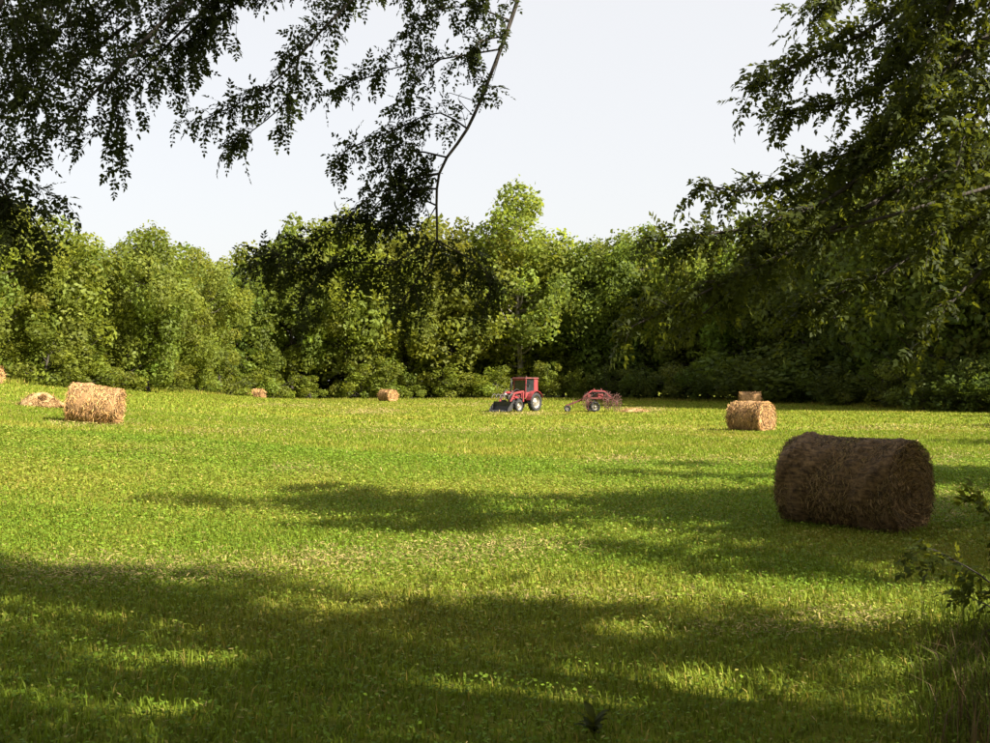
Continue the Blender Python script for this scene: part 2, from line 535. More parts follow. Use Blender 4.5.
for i, (x, y, h) in enumerate([(-15, -9, 13), (-6, -13, 15), (4, -12, 16), (14, -8, 15), (24, -5, 14), (-20, -2, 12), (30, -9, 15)]):  # unseen trees added to block sky light and deepen foreground shade
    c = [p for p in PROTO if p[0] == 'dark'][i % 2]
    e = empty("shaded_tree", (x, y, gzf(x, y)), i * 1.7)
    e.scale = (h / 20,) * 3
    tag(e, "unseen tree added behind the viewpoint to shade the near field", "tree", "shade trees added behind the viewpoint")
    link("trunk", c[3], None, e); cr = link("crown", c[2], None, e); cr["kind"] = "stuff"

shr = [(-14, 340, 66), (18, 330, 67), (48, 325, 64), (80, 342, 66), (112, 338, 70), (140, 348, 72), (168, 356, 78), (196, 364, 84),
       (222, 352, 96), (246, 346, 108), (272, 358, 110), (310, 374, 114), (338, 380, 116), (362, 362, 116), (384, 352, 117), (412, 378, 119),
       (446, 362, 120), (470, 372, 120), (498, 366, 118), (548, 360, 120), (575, 368, 120)]
for i, (px, top, d) in enumerate(shr):
    put_tree('shrub', i, px, top, d, "bushy light green shrub at the foot of the woodland " + where(px), "shrub",
             "edge shrubs " + where(px), "woodland_shrub", rnd.uniform(1.0, 1.5))
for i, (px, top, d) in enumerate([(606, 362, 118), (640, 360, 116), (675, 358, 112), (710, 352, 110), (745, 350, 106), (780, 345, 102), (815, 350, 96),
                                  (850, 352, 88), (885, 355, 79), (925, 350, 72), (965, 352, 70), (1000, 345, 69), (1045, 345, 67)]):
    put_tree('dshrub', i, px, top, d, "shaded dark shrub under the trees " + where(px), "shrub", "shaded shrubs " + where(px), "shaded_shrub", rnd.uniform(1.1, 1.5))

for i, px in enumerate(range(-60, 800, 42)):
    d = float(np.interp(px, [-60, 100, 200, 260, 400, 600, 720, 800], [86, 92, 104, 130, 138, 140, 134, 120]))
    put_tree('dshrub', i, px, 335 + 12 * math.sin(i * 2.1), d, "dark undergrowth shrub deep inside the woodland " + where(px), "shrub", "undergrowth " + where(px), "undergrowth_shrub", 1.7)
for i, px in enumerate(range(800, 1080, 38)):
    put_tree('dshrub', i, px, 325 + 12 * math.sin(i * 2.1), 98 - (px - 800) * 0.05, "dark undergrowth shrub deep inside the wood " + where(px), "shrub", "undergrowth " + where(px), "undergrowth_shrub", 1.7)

# ------------------------------------------------------------------ near trees with overhanging boughs
def pinnate(n_pairs, length, lw, ll, droop=0.25, seed=0):
    """compound leaf along +X: (verts, quads); leaflets folded about their midrib line"""
    r = random.Random(seed)
    v, q = [], []
    def spine(t):
        return Vector((length * t, 0, -droop * length * t * t))
    def leaflet(b, d, n, L, W):
        s = d.cross(n).normalized()
        k = len(v)
        v.extend([b, b + d * L * 0.45 + s * W + n * W * 0.25, b + d * L - n * L * 0.12, b + d * L * 0.45 - s * W + n * W * 0.25])
        q.append((k, k + 1, k + 2, k + 3))
    k = len(v)
    w = length * 0.008
    a, b = spine(0.0), spine(1.0); m = spine(0.5)
    v.extend([a + Vector((0, w, 0)), a - Vector((0, w, 0)), m - Vector((0, w, 0)), m + Vector((0, w, 0)),
              b - Vector((0, w * .4, 0)), b + Vector((0, w * .4, 0))])
    q.extend([(k, k + 1, k + 2, k + 3), (k + 3, k + 2, k + 4, k + 5)])
    for i in range(n_pairs):
        t = 0.14 + 0.80 * i / (n_pairs - 1)
        p = spine(t)
        sc = 0.65 + 0.45 * math.sin(math.pi * (0.25 + 0.65 * t))
        for s in (-1, 1):
            if r.random() < 0.12: continue
            d = Vector((0.35 + 0.35 * t + r.uniform(-.35, .35), s, r.uniform(-0.6, 0.25))).normalized()
            leaflet(p + Vector((r.uniform(-.01, .01) * length, 0, 0)), d, Vector((r.uniform(-.7, .7), r.uniform(-.7, .7), 1)).normalized(),
                    ll * sc * r.uniform(0.6, 1.25), lw * sc * r.uniform(0.75, 1.3))
    leaflet(spine(1.0), Vector((1, 0, -0.3)).normalized(), Vector((0.2, 0, 1)).normalized(), ll, lw)
    return np.array([tuple(p) for p in v]), np.array(q)

class NearTree:
    """a tree close to the camera: trunk and limbs in one mesh, single compound leaves up to 300, the rest one mass"""
    def __init__(self, name, base, label, cat, leaf_mat_, leaf_shapes, leaf_scale):
        self.root = empty(name, base)
        tag(self.root, label, cat)
        self.base = Vector(base)
        self.wood = MB(); self.twig = MB()
        self.leaves = []           # (matrix, weight)
        self.shapes = leaf_shapes; self.ls = leaf_scale; self.lm = leaf_mat_
    def limb(self, pts, r0, r1, seg=7, step=0.3):
        p = spline(pts, step)
        (self.wood if r0 > 0.02 else self.twig).tube([q - self.base for q in p], r0, r1, seg)
        return p
    def leaf(self, pos, d, up, s, rank=0.0):
        d = d.normalized(); z = (up - d * up.dot(d))
        if z.length < 1e-4: z = Vector((1, 0, 0)) - d * d.x
        z.normalize(); y = z.cross(d)
        m = Matrix(((d.x * s, y.x * s, z.x * s, pos.x), (d.y * s, y.y * s, z.y * s, pos.y), (d.z * s, y.z * s, z.z * s, pos.z), (0, 0, 0, 1)))
        self.leaves.append((m, rank))
    def leafy(self, p, start, gap, scale=1.0, droop=0.5, rank=0.0, spread=0.8):
        """leaves alternately along a resampled path p from fraction start"""
        L = 0.0; nxt = 0.0
        n = len(p); i0 = int(start * (n - 1)); side = 1
        for i in range(i0, n - 1):
            seg = p[i + 1] - p[i]
            L += seg.length
            while nxt <= L:
                t = seg.normalized()
                q = Vector((rnd.gauss(0, 1), rnd.gauss(0, 1), rnd.gauss(0, 0.8)))
                s = q - t * q.dot(t)
                s.normalize()
                d = t * rnd.uniform(0.3, 0.9) + s * side * rnd.uniform(0.3, 1.0) * spread + Vector((0, 0, rnd.uniform(-0.45, 0.2)))
                up = Vector((rnd.gauss(0, .8), rnd.gauss(-.4, .8), 0.8))
                self.leaf(p[i] + seg * rnd.random(), d, up, self.ls * scale * rnd.uniform(0.7, 1.2), rank)
                side = -side
                nxt += gap * rnd.uniform(0.6, 1.4)
        t = (p[-1] - p[-2]).normalized()
        self.leaf(p[-1], t + Vector((0, 0, -0.3)), Vector((0, 0, 1)), self.ls * scale, rank)
    def bough(self, pts, r0, r1, twig_len, twig_gap, leaf_gap, start=0.0, droop=0.5, rank=0.0, sub=True, scale=1.0, bias=None):
        """traced bough with twigs of its own; each twig carries leaves"""
        p = self.limb(pts, r0, r1, 6, 0.12)
        n = len(p); side = 1; L = 0; nxt = 0
        for i in range(int(start * (n - 1)), n - 1):
            seg = p[i + 1] - p[i]; L += seg.length
            while nxt <= L:
                t = seg.normalized()
                q = Vector((rnd.gauss(0, 1), rnd.gauss(0, 1), rnd.gauss(0, 0.75)))
                s = q - t * q.dot(t)
                s.normalize()
                tl = twig_len * rnd.uniform(0.5, 1.25) * (1.0 - 0.45 * i / n)
                d = (t * rnd.uniform(0.5, 1.1) + s * side * rnd.uniform(0.4, 1.1) + Vector((0, 0, rnd.uniform(-0.5, 0.45)))).normalized()
                if bias is not None: d = (d + bias).normalized()
                a = p[i] + seg * rnd.random()
                q = [a, a + d * tl * 0.5 + Vector((0, 0, 0.03)), a + d * tl + Vector((0, 0, -droop * tl * rnd.uniform(0.0, 0.7)))]
                tp = self.limb(q, max(0.003, r1 * 0.8), 0.0015, 4, 0.1)
                self.leafy(tp, 0.12, leaf_gap, scale, droop, rank)
                side = -side
                nxt += twig_gap * rnd.uniform(0.6, 1.4)
        self.leafy(p[int(0.75 * n):], 0, leaf_gap, scale, droop, rank)
        return p
    def clump(self, c, rad, n, scale=1.6, squash=0.6):
        """leafy mass in the crown, fed by a limb that ends in it"""
        c = Vector(c)
        for k in range(n):
            d = Vector((rnd.gauss(0, 1), rnd.gauss(0, 1), rnd.gauss(0, 1))).normalized()
            kk = rnd.uniform(0.1, 1.0) ** 0.45
            pos = c + Vector((d.x * rad, d.y * rad, d.z * rad * squash)) * kk
            dd = Vector((d.x, d.y, rnd.uniform(-0.7, 0.3))) + Vector((rnd.uniform(-.6, .6), rnd.uniform(-.6, .6), 0))
            self.leaf(pos, dd, Vector((rnd.uniform(-.6, .6), rnd.uniform(-.6, .6), 1)), self.ls * scale * rnd.uniform(0.7, 1.2), -1)
        for k in range(6):
            d = Vector((rnd.gauss(0, 1), rnd.gauss(0, 1), rnd.gauss(0, .5))).normalized() * rad * 0.8
            self.limb([c - d * 0.1, c + d * 0.5 + Vector((0, 0, 0.05)), c + d], 0.018, 0.004, 4, 0.4)
    def finish(self, n_single=300):
        w = self.wood.build("trunk", M['bark'], self.root, True)
        if self.twig.v:
            self.twig.build("twigs", M['twig'], self.root, True)["kind"] = "stuff"
        self.leaves = [l for l in self.leaves if l[1] >= 0 or not shades_sun_patch(l[0].translation)]
        # the leaves that show largest in the picture become parts of their own
        def show(m):
            p = m.translation
            if p.y < 1.0: return -1
            px = 495 + F * p.x / p.y; py = HOR - F * (p.z - CAM_H) / p.y
            if not (5 < px < 985 and 5 < py < 735): return -1
            return m.to_scale().x / p.y
        order = sorted(range(len(self.leaves)), key=lambda i: -(self.leaves[i][1] * 0.05 + show(self.leaves[i][0])))
        single = [i for i in order[:n_single] if show(self.leaves[i][0]) > 0]
        ss = set(single)
        meshes = []
        for j, (v, q) in enumerate(self.shapes):
            me = np_mesh("leaf", v, q, np.full(len(v), 0.85 + 0.1 * j)); me.materials.append(self.lm); meshes.append(me)
        for i in single:
            o = bpy.data.objects.new("leaf", meshes[i % len(meshes)])
            COL.objects.link(o); o.parent = self.root
            m = self.leaves[i][0].copy(); m.translation = m.translation - self.base
            o.matrix_local = m
        V, Q, T = [], [], []; base = 0
        for j, (v, q) in enumerate(self.shapes):
            ids = [i for i in range(len(self.leaves)) if i not in ss and i % len(self.shapes) == j]
            if not ids: continue
            mats = np.array([np.array(self.leaves[i][0]) for i in ids])
            vv = np.einsum('nij,kj->nki', mats[:, :3, :3], v) + mats[:, None, :3, 3] - np.array(self.base)
            n = len(ids)
            qq = (q[None] + (np.arange(n) * len(v))[:, None, None]).reshape(-1, 4) + base
            t = np.repeat(rng.uniform(0.7, 1.3, n), len(v))
            V.append(vv.reshape(-1, 3)); Q.append(qq); T.append(t); base += n * len(v)
        if V:
            o = link("foliage", np_mesh("foliage", np.concatenate(V), np.concatenate(Q), np.concatenate(T)), self.lm, self.root)
            o["kind"] = "stuff"

KX, KY = SUN_DIR.x / SUN_DIR.z, SUN_DIR.y / SUN_DIR.z
def caster(X, Y, h, z0=0.0):
    """where in the crown a clump stands, at height h, that shades the ground at X, Y"""
    return Vector((X + KX * (h - z0), Y + KY * (h - z0), h))

SUN_PATCHES = [(0.45, 6.85, 1.45, 0.48), (-2.5, 7.0, 0.6, 0.28), (1.5, 9.5, 2.6, 0.50), (2.95, 8.35, 0.7, 0.33), (-2.6, 12.1, 3.6, 1.75), (-1.0, 8.0, 0.35, 0.2), (-0.2, 7.7, 0.3, 0.15),  # ground ellipses kept sunlit by pruning the crown leaves that shade them
        (-3.2, 6.3, 0.4, 0.15), (2.9, 7.1, 0.35, 0.15), (-5.2, 11.6, 2.0, 1.3), (-1.9, 9.2, 0.35, 0.2), (0.9, 8.3, 0.4, 0.2), (-4.0, 8.4, 0.5, 0.2), (-1.2, 14.5, 3.0, 0.45), (1.5, 14.6, 2.2, 0.5), (0.6, 13.3, 1.4, 0.4)]
_g = random.Random(3)
SUN_PATCHES += [(_g.uniform(-5, 4), _g.uniform(5.9, 9.6), _g.uniform(0.15, 0.45), _g.uniform(0.07, 0.18)) for _ in range(34)]
def shades_sun_patch(p):
    """leaf to prune because its shadow would fall on a chosen sunlit patch"""
    X, Y = p.x - KX * p.z, p.y - KY * p.z
    w = 0.12 * math.sin(5 * X + 2 * Y) + 0.1 * math.sin(11 * X + 1.3)
    return any(((X - a) / c) ** 2 + ((Y - b) / d) ** 2 < 1 + w for a, b, c, d in SUN_PATCHES)

LOC_SH = [pinnate(5, 1.0, 0.085, 0.30, 0.15, 1), pinnate(4, 0.8, 0.10, 0.34, 0.3, 2), pinnate(5, 0.95, 0.08, 0.28, 0.05, 3),
          pinnate(3, 0.6, 0.10, 0.34, 0.2, 7), pinnate(6, 1.15, 0.075, 0.27, 0.35, 8), pinnate(4, 0.75, 0.09, 0.30, -0.1, 9)]
WAL_SH = [pinnate(5, 1.0, 0.105, 0.36, 0.25, 4), pinnate(4, 0.85, 0.115, 0.38, 0.4, 5), pinnate(4, 0.9, 0.10, 0.36, 0.1, 6),
          pinnate(3, 0.6, 0.12, 0.42, 0.2, 10), pinnate(5, 1.15, 0.095, 0.33, 0.3, 11), pinnate(3, 0.7, 0.11, 0.38, -0.1, 12)]

# --- locust: trunk to the right of the viewpoint, long limbs arching over to the left
lx, ly = 8.2, 2.6
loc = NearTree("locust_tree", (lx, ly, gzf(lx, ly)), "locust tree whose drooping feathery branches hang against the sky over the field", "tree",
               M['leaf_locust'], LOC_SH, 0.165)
loc.limb([(lx, ly, -0.3), (lx + 0.1, ly + 0.1, 3), (lx - 0.1, ly + 0.3, 7), (lx - 0.5, ly + 0.6, 12.5)], 0.33, 0.08, 10, 0.6)
def arm(pts, h0, r0=0.10):
    """limb from the locust's trunk to the start of a bough"""
    s = Vector((lx - 0.05, ly + 0.2, h0))
    e = pts[0]
    mid = s.lerp(e, 0.5) + Vector((0, 0, 0.9))
    loc.limb([s, mid, e], r0, 0.03, 7, 0.4)
T1 = [P(330, -150, 8.8), P(200, -20, 8.4), P(85, 100, 8.0), P(10, 170, 7.8)]
arm(T1, 6.0)
loc.bough(T1, 0.030, 0.006, 0.55, 0.075, 0.066, 0.22)
T2 = [P(330, -150, 8.8), P(240, -30, 8.6), P(165, 45, 8.4), P(120, 95, 8.2), P(105, 150, 8.0)]
loc.bough(T2, 0.026, 0.005, 0.50, 0.075, 0.066, 0.3)
T3 = [P(150, -180, 8.4), P(40, -60, 8.0), P(-30, 60, 7.6), P(-50, 170, 7.4)]
arm(T3, 6.6)
loc.bough(T3, 0.03, 0.005, 0.60, 0.07, 0.066, 0.2)
T3b = [P(150, -180, 8.4), P(90, -60, 8.2), P(50, 20, 8.0), P(30, 90, 7.8)]
loc.bough(T3b, 0.02, 0.005, 0.60, 0.07, 0.066, 0.3)
T3c = [P(180, -150, 8.6), P(150, -50, 8.6), P(110, 10, 8.6), P(60, 60, 8.6)]
loc.bough(T3c, 0.02, 0.005, 0.60, 0.065, 0.066, 0.3)
for q in ([(120, -120, 8.8), (60, -40, 8.6), (20, 20, 8.4), (-20, 60, 8.3)], [(200, -110, 8.9), (140, -40, 8.9), (100, 15, 8.8), (70, 45, 8.8)], [(160, -90, 9.2), (100, -30, 9.2), (40, 0, 9.1), (-10, 20, 9.0)],
          [(260, -90, 8.7), (215, -30, 8.7), (190, 5, 8.6), (160, 30, 8.6)], [(60, 30, 8.6), (20, 70, 8.4), (-10, 110, 8.2)], [(130, 20, 8.6), (90, 50, 8.5), (50, 80, 8.4), (30, 120, 8.2)]):
    loc.bough([P(*k) for k in q], 0.016, 0.004, 0.45, 0.085, 0.062, 0.1)
T4 = [P(470, -160, 9.0), P(390, -45, 8.8), P(322, 28, 8.6), P(268, 85, 8.4), P(190, 125, 8.2)]
arm(T4, 6.2)
loc.bough(T4, 0.024, 0.004, 0.32, 0.07, 0.05, 0.36)
T4b = [P(390, -45, 8.8), P(300, -25, 8.8), P(230, 5, 8.6), P(190, 45, 8.4), P(172, 75, 8.3)]
loc.bough(T4b, 0.016, 0.004, 0.34, 0.07, 0.05, 0.15)
T4c = [P(300, 45, 8.6), P(285, 100, 8.5), P(225, 150, 8.5)]
loc.bough(T4c, 0.010, 0.003, 0.26, 0.08, 0.05, 0.1)
# the long hanging branch in the middle
T5 = [P(560, -140, 8.2), P(517, 0, 8.0), P(492, 72, 7.9), P(466, 128, 7.8), P(437, 173, 7.7), P(437, 240, 7.7)]
arm(T5, 5.8, 0.08)
p5 = loc.limb([q + Vector((rnd.uniform(-.02, .02), 0, 0)) if 0 < i < 5 else q for i, q in enumerate(T5)], 0.022, 0.009, 7, 0.12)
mid_twigs = [
    ([(507, 10), (470, 5), (430, 10), (405, 32)], 0.24),
    ([(515, -5), (480, -15), (440, -20), (410, -8)], 0.28),
    ([(503, 28), (480, 40), (475, 52)], 0.18),
    ([(498, 35), (440, 58), (390, 68), (322, 95)], 0.24),
    ([(440, 58), (420, 75), (405, 105)], 0.20),
    ([(490, 74), (487, 90), (482, 95)], 0.10),
    ([(462, 128), (440, 112), (410, 122), (395, 145)], 0.22),
    ([(410, 122), (380, 135), (345, 150), (337, 166)], 0.22),
    ([(437, 152), (405, 150), (385, 172), (380, 180)], 0.20),
    ([(437, 173), (408, 178), (385, 195), (352, 228)], 0.26),
    ([(437, 173), (410, 183), (400, 205), (378, 225)], 0.28),
    ([(410, 183), (375, 192), (352, 215), (330, 232)], 0.24),
    ([(437, 205), (420, 200), (405, 215), (400, 235)], 0.20),
    ([(437, 240), (420, 248), (390, 265), (350, 285)], 0.30),
    ([(437, 240), (445, 250), (470, 258), (500, 290)], 0.30),
    ([(437, 240), (430, 262), (410, 290), (400, 310)], 0.28),
    ([(470, 258), (485, 270), (488, 300), (480, 320)], 0.20),
    ([(390, 265), (350, 262), (300, 270), (262, 262)], 0.30),
    ([(350, 262), (320, 275), (300, 300), (290, 305)], 0.26),
    ([(330, 232), (300, 245), (270, 258), (250, 268)], 0.20),
]
for tw, tl in mid_twigs:
    dd = 7.75 + rnd.uniform(-0.05, 0.05)
    pts = [P(a, b, dd + 0.07 * i * rnd.uniform(-1, 1)) for i, (a, b) in enumerate(tw)]
    near = min(p5, key=lambda q: (q - pts[0]).length)
    if (near - pts[0]).length < 0.3: pts[0] = near
    loc.bough(pts, 0.008, 0.003, tl * 0.88, 0.068, 0.046, 0.12, 0.6, 1.0, scale=0.85)
# bare twigs
for tw in ([(508, 25), (498, 60), (492, 80)], [(485, 95), (475, 115), (470, 125)], [(437, 205), (428, 220), (424, 232)],
           [(452, 110), (458, 98), (462, 92)], [(455, 95), (450, 92), (446, 94)], [(490, 80), (478, 70), (466, 66)]):
    tw = [P(a, b, 7.8) for a, b in tw]
    near = min(p5, key=lambda q: (q - tw[0]).length)
    if (near - tw[0]).length < 0.3: tw[0] = near
    loc.limb(tw, 0.005, 0.002, 4, 0.1)
# lower-left hanging mass
for tw in ([(-60, 150), (-20, 175), (20, 190), (50, 205)], [(-60, 180), (-10, 200), (30, 215), (45, 240)], [(-50, 160), (0, 180), (10, 220), (5, 245)]):
    loc.bough([P(a, b, 7.4) for a, b in tw], 0.012, 0.003, 0.30, 0.09, 0.06, 0.05, 0.6)
# unseen crown clumps placed to shade the overhanging branches and the near ground
LC = []
for X, Y, h, r in [(-4.2, 5.4, 5.4, 1.2), (-2.4, 5.6, 5.8, 1.1), (-0.6, 5.5, 5.6, 1.2), (1.2, 5.2, 6.0, 0.9), (3.0, 5.7, 5.6, 1.2), (4.6, 6.2, 6.2, 1.2), (4.0, 6.8, 6.4, 0.8),
                   (-5.2, 7.4, 7.0, 1.1), (-3.6, 8.6, 7.4, 1.05), (-1.6, 8.6, 7.6, 1.1), (0.2, 8.5, 7.2, 0.8), (2.3, 8.1, 7.0, 0.7), (4.0, 7.4, 6.8, 0.9),
                   (-5.2, 9.6, 8.4, 1.2), (-3.0, 9.7, 8.8, 0.9), (-6.8, 9.3, 8.6, 1.5), (-8.0, 11.0, 9.6, 1.3), (-8.6, 10.2, 9.0, 1.6), (-9.8, 8.6, 8.8, 1.6),
                   (-8.2, 7.6, 8.4, 1.5), (-10.6, 10.8, 9.8, 1.5), (-6.4, 6.4, 7.6, 1.5)]:
    LC.append((caster(X, Y, h), r))
LC += [(Vector((lx + 1.5, ly + 1, 8)), 1.9), (Vector((lx + 0.5, ly - 2, 9)), 2.2), (Vector((lx - 0.5, ly + 0.6, 12)), 1.9), (Vector((lx + 3, ly - 1, 10)), 2.0)]
LC += [(Vector((x, y, z)), 1.7) for x, y, z in ((2.5, -1.5, 6.2), (5.0, -2.5, 6.6), (4.0, 0.6, 6.8), (7.0, -0.5, 7.0), (1.0, 0.8, 6.4), (-0.5, -2.0, 6.6), (6.0, 1.6, 8.4), (2.8, 2.2, 7.8))]  # extra overhead clumps added to block sky light
for c, r in LC:
    loc.clump(c, r, int(250 * r * r), 2.05)
    h0 = max(3.5, c.z - 0.35 * (c - Vector((lx, ly, c.z))).length - 0.6)
    s = Vector((lx, ly + 0.15, h0))
    loc.limb([s, s.lerp(c, 0.55) + Vector((0, 0, 0.5)), c], 0.085, 0.02, 6, 0.6)
loc.finish()

# --- walnut: trunk right of the view beside the dark bale
wx, wy = 13.2, 12.6
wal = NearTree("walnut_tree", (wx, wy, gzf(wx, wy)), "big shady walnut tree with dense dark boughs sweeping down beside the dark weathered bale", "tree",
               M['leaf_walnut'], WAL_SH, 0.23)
wal.limb([(wx, wy, -0.3), (wx, wy + 0.1, 3), (wx - 0.1, wy, 6), (wx + 0.6, wy - 0.4, 9.6)], 0.42, 0.1, 10, 0.6)
def wbough(pts, h0, r=0.06, tl=0.75, gap=0.09, lg=0.075, start=0.0, rank=0.0, scale=1.0, r1=0.008):
    s = Vector((wx - 0.1, wy, h0))
    e = pts[0]
    wal.limb([s, s.lerp(e, 0.5) + Vector((0, 0, 0.35)), e], r * 1.6, r, 7, 0.4)
    wal.bough(pts, r, r1, tl, gap * 1.0, lg * 1.1, start, 0.5, rank, scale=scale, bias=Vector((-0.45, 0, -0.12)))
KD = 1.25
def wb(pts, *a, **k):
    wbough([P(x, y, d * KD) for x, y, d in pts], *a, **k)
wb([(1010, 20, 10.5), (930, 85, 10.3), (915, 115, 10.3), (850, 185, 10.0), (760, 225, 9.8), (655, 238, 9.6)], 7.2, 0.06, 0.75, 0.09, 0.075)
wb([(1010, 150, 10.2), (900, 190, 10.0), (820, 235, 9.8), (730, 280, 9.6), (625, 330, 9.5)], 6.2, 0.055, 0.60, 0.09, 0.075)
wb([(1000, -60, 10.6), (900, 10, 10.6), (830, 50, 10.4), (755, 82, 10.2)], 8.0, 0.055, 0.75, 0.09, 0.075)
wb([(1010, -20, 10.4), (930, 40, 10.5), (860, 95, 10.4), (775, 112, 10.2)], 7.8, 0.055, 0.65, 0.09, 0.075)
wb([(990, 80, 10.0), (900, 130, 10.2), (820, 165, 10.1), (755, 190, 10.0), (705, 185, 9.9)], 7.0, 0.045, 0.55, 0.09, 0.075)
wb([(1000, -85, 10.6), (930, -50, 10.9), (870, -15, 10.8), (815, 5, 10.7)], 8.4, 0.045, 0.85, 0.09, 0.075)
wb([(1010, -80, 9.6), (960, -10, 9.8), (930, 60, 9.8), (910, 140, 9.8)], 8.0, 0.045, 0.8, 0.09, 0.075)
wb([(1020, -80, 9.9), (980, -45, 10.0), (945, 0, 10.1), (900, 50, 10.2)], 8.2, 0.045, 0.9, 0.09, 0.075)
wb([(1020, 60, 9.4), (975, 120, 9.4), (950, 190, 9.4), (930, 250, 9.4)], 7.0, 0.045, 0.7, 0.09, 0.075)
wb([(1020, 200, 10.2), (940, 240, 10.4), (870, 280, 10.4), (800, 310, 10.2)], 5.6, 0.045, 0.6, 0.09, 0.075)
wb([(1040, 230, 9.6), (985, 270, 9.8), (945, 310, 9.8), (920, 350, 9.8)], 5.2, 0.04, 0.55, 0.12, 0.10)
wb([(1030, 0, 10.8), (960, 60, 11.0), (890, 120, 11.0), (830, 190, 11.0), (790, 240, 11.0)], 7.4, 0.045, 0.8, 0.09, 0.075)
wb([(820, 235, 9.8), (760, 262, 10.0), (720, 300, 10.0), (690, 325, 10.0)], 5.6, 0.022, 0.45, 0.09, 0.075)
# unseen crown clumps over and right of the view, placed for their shadows
WC = []
for X, Y, h, r, z0 in [(2.4, 11.3, 7.2, 0.9, 0), (4.0, 11.2, 6.8, 1.1, 0), (5.6, 11.4, 6.6, 1.1, 0), (3.4, 12.4, 7.6, 0.9, 0),
                       (5.2, 12.6, 7.4, 1.1, 0), (7.0, 12.4, 7.0, 1.2, 0), (4.5, 13.9, 8.0, 1.1, .9), (5.6, 13.6, 8.2, 1.2, .9), (6.6, 14.2, 8.2, 1.2, .8), (5.1, 13.2, 9.4, 1.1, .8),
                       (8.6, 13.4, 7.2, 1.4, 0), (1.0, 12.0, 8.2, 0.6, 0)]:
    WC.append((caster(X, Y, h, z0), r))
WC += [(Vector((wx + 0.6, wy - 0.8, 9.4)), 1.6), (Vector((wx + 2.4, wy, 8.5)), 1.8), (Vector((wx + 2.6, wy - 1.5, 7.2)), 1.8)]
for k in (P(665, 238, 12.0), P(745, 225, 12.2), P(765, 95, 12.7), P(720, 188, 12.4), P(650, 318, 11.9), P(735, 275, 12), P(820, 70, 12.9)):
    WC.append((k + SUN_DIR * rnd.uniform(5.6, 7.2), 0.62))  # clumps added sunward of the bough tips to keep them dark
for X, Y, h, r in ((-5.6, 16.2, 9.6, 0.42), (-4.6, 15.9, 9.4, 0.45), (2.4, 22.4, 9.0, 0.5), (3.8, 22.0, 9.0, 0.55), (5.2, 21.7, 8.8, 0.5), (4.6, 24.8, 9.4, 0.5)):
    WC.append((caster(X, Y, h), r))  # small clumps added to cast thin shadow streaks across the field
for X, Y in ((4.1, 14.9), (4.6, 14.2), (5.2, 14.8)):
    WC.append((caster(X, Y, 8.2, 1.3), 0.95))  # clumps added to keep the sun off the weathered bale's top
for c, r in WC:
    wal.clump(c, r, int(150 * r * r), 2.0)
    h0 = max(3.5, c.z - 0.3 * (c - Vector((wx, wy, c.z))).length - 0.8)
    s = Vector((wx - 0.05, wy, h0))
    wal.limb([s, s.lerp(c, 0.55) + Vector((0, 0, 0.4)), c], 0.09, 0.02, 6, 0.6)
wal.finish()

# ------------------------------------------------------------------ hay bales
def strands(n, R_, L_, seed, lo, hi, end_frac=0.28, w=0.006, out=0.03, bot=-2.0):
    """loose stalks on a roll lying along X, resting at z=0 (axis at R_)"""
    r = np.random.default_rng(seed)
    ne = int(n * end_frac); nb = n - ne
    a = r.uniform(0, 2 * np.pi, nb)
    x = r.uniform(-L_ / 2, L_ / 2, nb)
    nrm = np.stack([np.zeros(nb), np.cos(a), np.sin(a)], 1)
    tan = np.stack([np.zeros(nb), -np.sin(a), np.cos(a)], 1)
    pos = np.stack([x, np.zeros(nb), np.zeros(nb)], 1) + nrm * (R_ * r.uniform(0.97, 1.01, (nb, 1)))
    d = unit(tan * np.where(r.random((nb, 1)) < .5, 1, -1) + np.array([1.0, 0, 0]) * r.normal(0, 0.95, (nb, 1)) + nrm * np.abs(r.normal(0, 0.14, (nb, 1))))
    sgn = np.where(r.random(ne) < .5, -1.0, 1.0)
    rr = R_ * np.sqrt(r.uniform(0.0, 1.0, ne)); a2 = r.uniform(0, 2 * np.pi, ne)
    en = np.stack([sgn, np.zeros(ne), np.zeros(ne)], 1)
    er = np.stack([np.zeros(ne), np.cos(a2), np.sin(a2)], 1)
    et = np.stack([np.zeros(ne), -np.sin(a2), np.cos(a2)], 1)
    ep = en * (L_ / 2 * r.uniform(0.97, 1.01, (ne, 1))) + er * rr[:, None]
    ed = unit(et * np.where(r.random((ne, 1)) < .5, 1, -1) + er * r.normal(0, 0.4, (ne, 1)) + en * np.abs(r.normal(0, 0.35, (ne, 1))))
    p = np.concatenate([pos, ep]); d = np.concatenate([d, ed]); nn = np.concatenate([nrm, en])
    ln = r.uniform(lo, hi, n)[:, None]
    s = unit(np.cross(d, nn + r.normal(0, 0.3, (n, 3)))) * (w * r.uniform(0.5, 1.3, (n, 1)))
    bow = nn * (out * r.uniform(0, 1, (n, 1)))
    v = np.stack([p - s, p + s, p + d * ln * .5 + s + bow * .6, p + d * ln * .5 - s + bow * .6,
                  p + d * ln + s * .4 + bow * 0.7 - np.array([0, 0, 0.12]) * ln, p + d * ln - s * .4 + bow * 0.7 - np.array([0, 0, 0.12]) * ln], 1)
    v[:, :, 2] += R_
    v[:, :, 2] = np.maximum(v[:, :, 2], 0.004)
    b = (np.arange(n) * 6)[:, None]
    f = np.concatenate([b + np.array([0, 1, 2, 3]), b + np.array([3, 2, 4, 5])])
    t = np.repeat((0.2 + 1.9 * r.random((n, 1)) ** 1.6) * np.stack([np.ones(n), r.uniform(0.88, 1.05, n), r.uniform(0.7, 1.1, n)], 1), 6, 0)
    return v.reshape(-1, 3), f, t

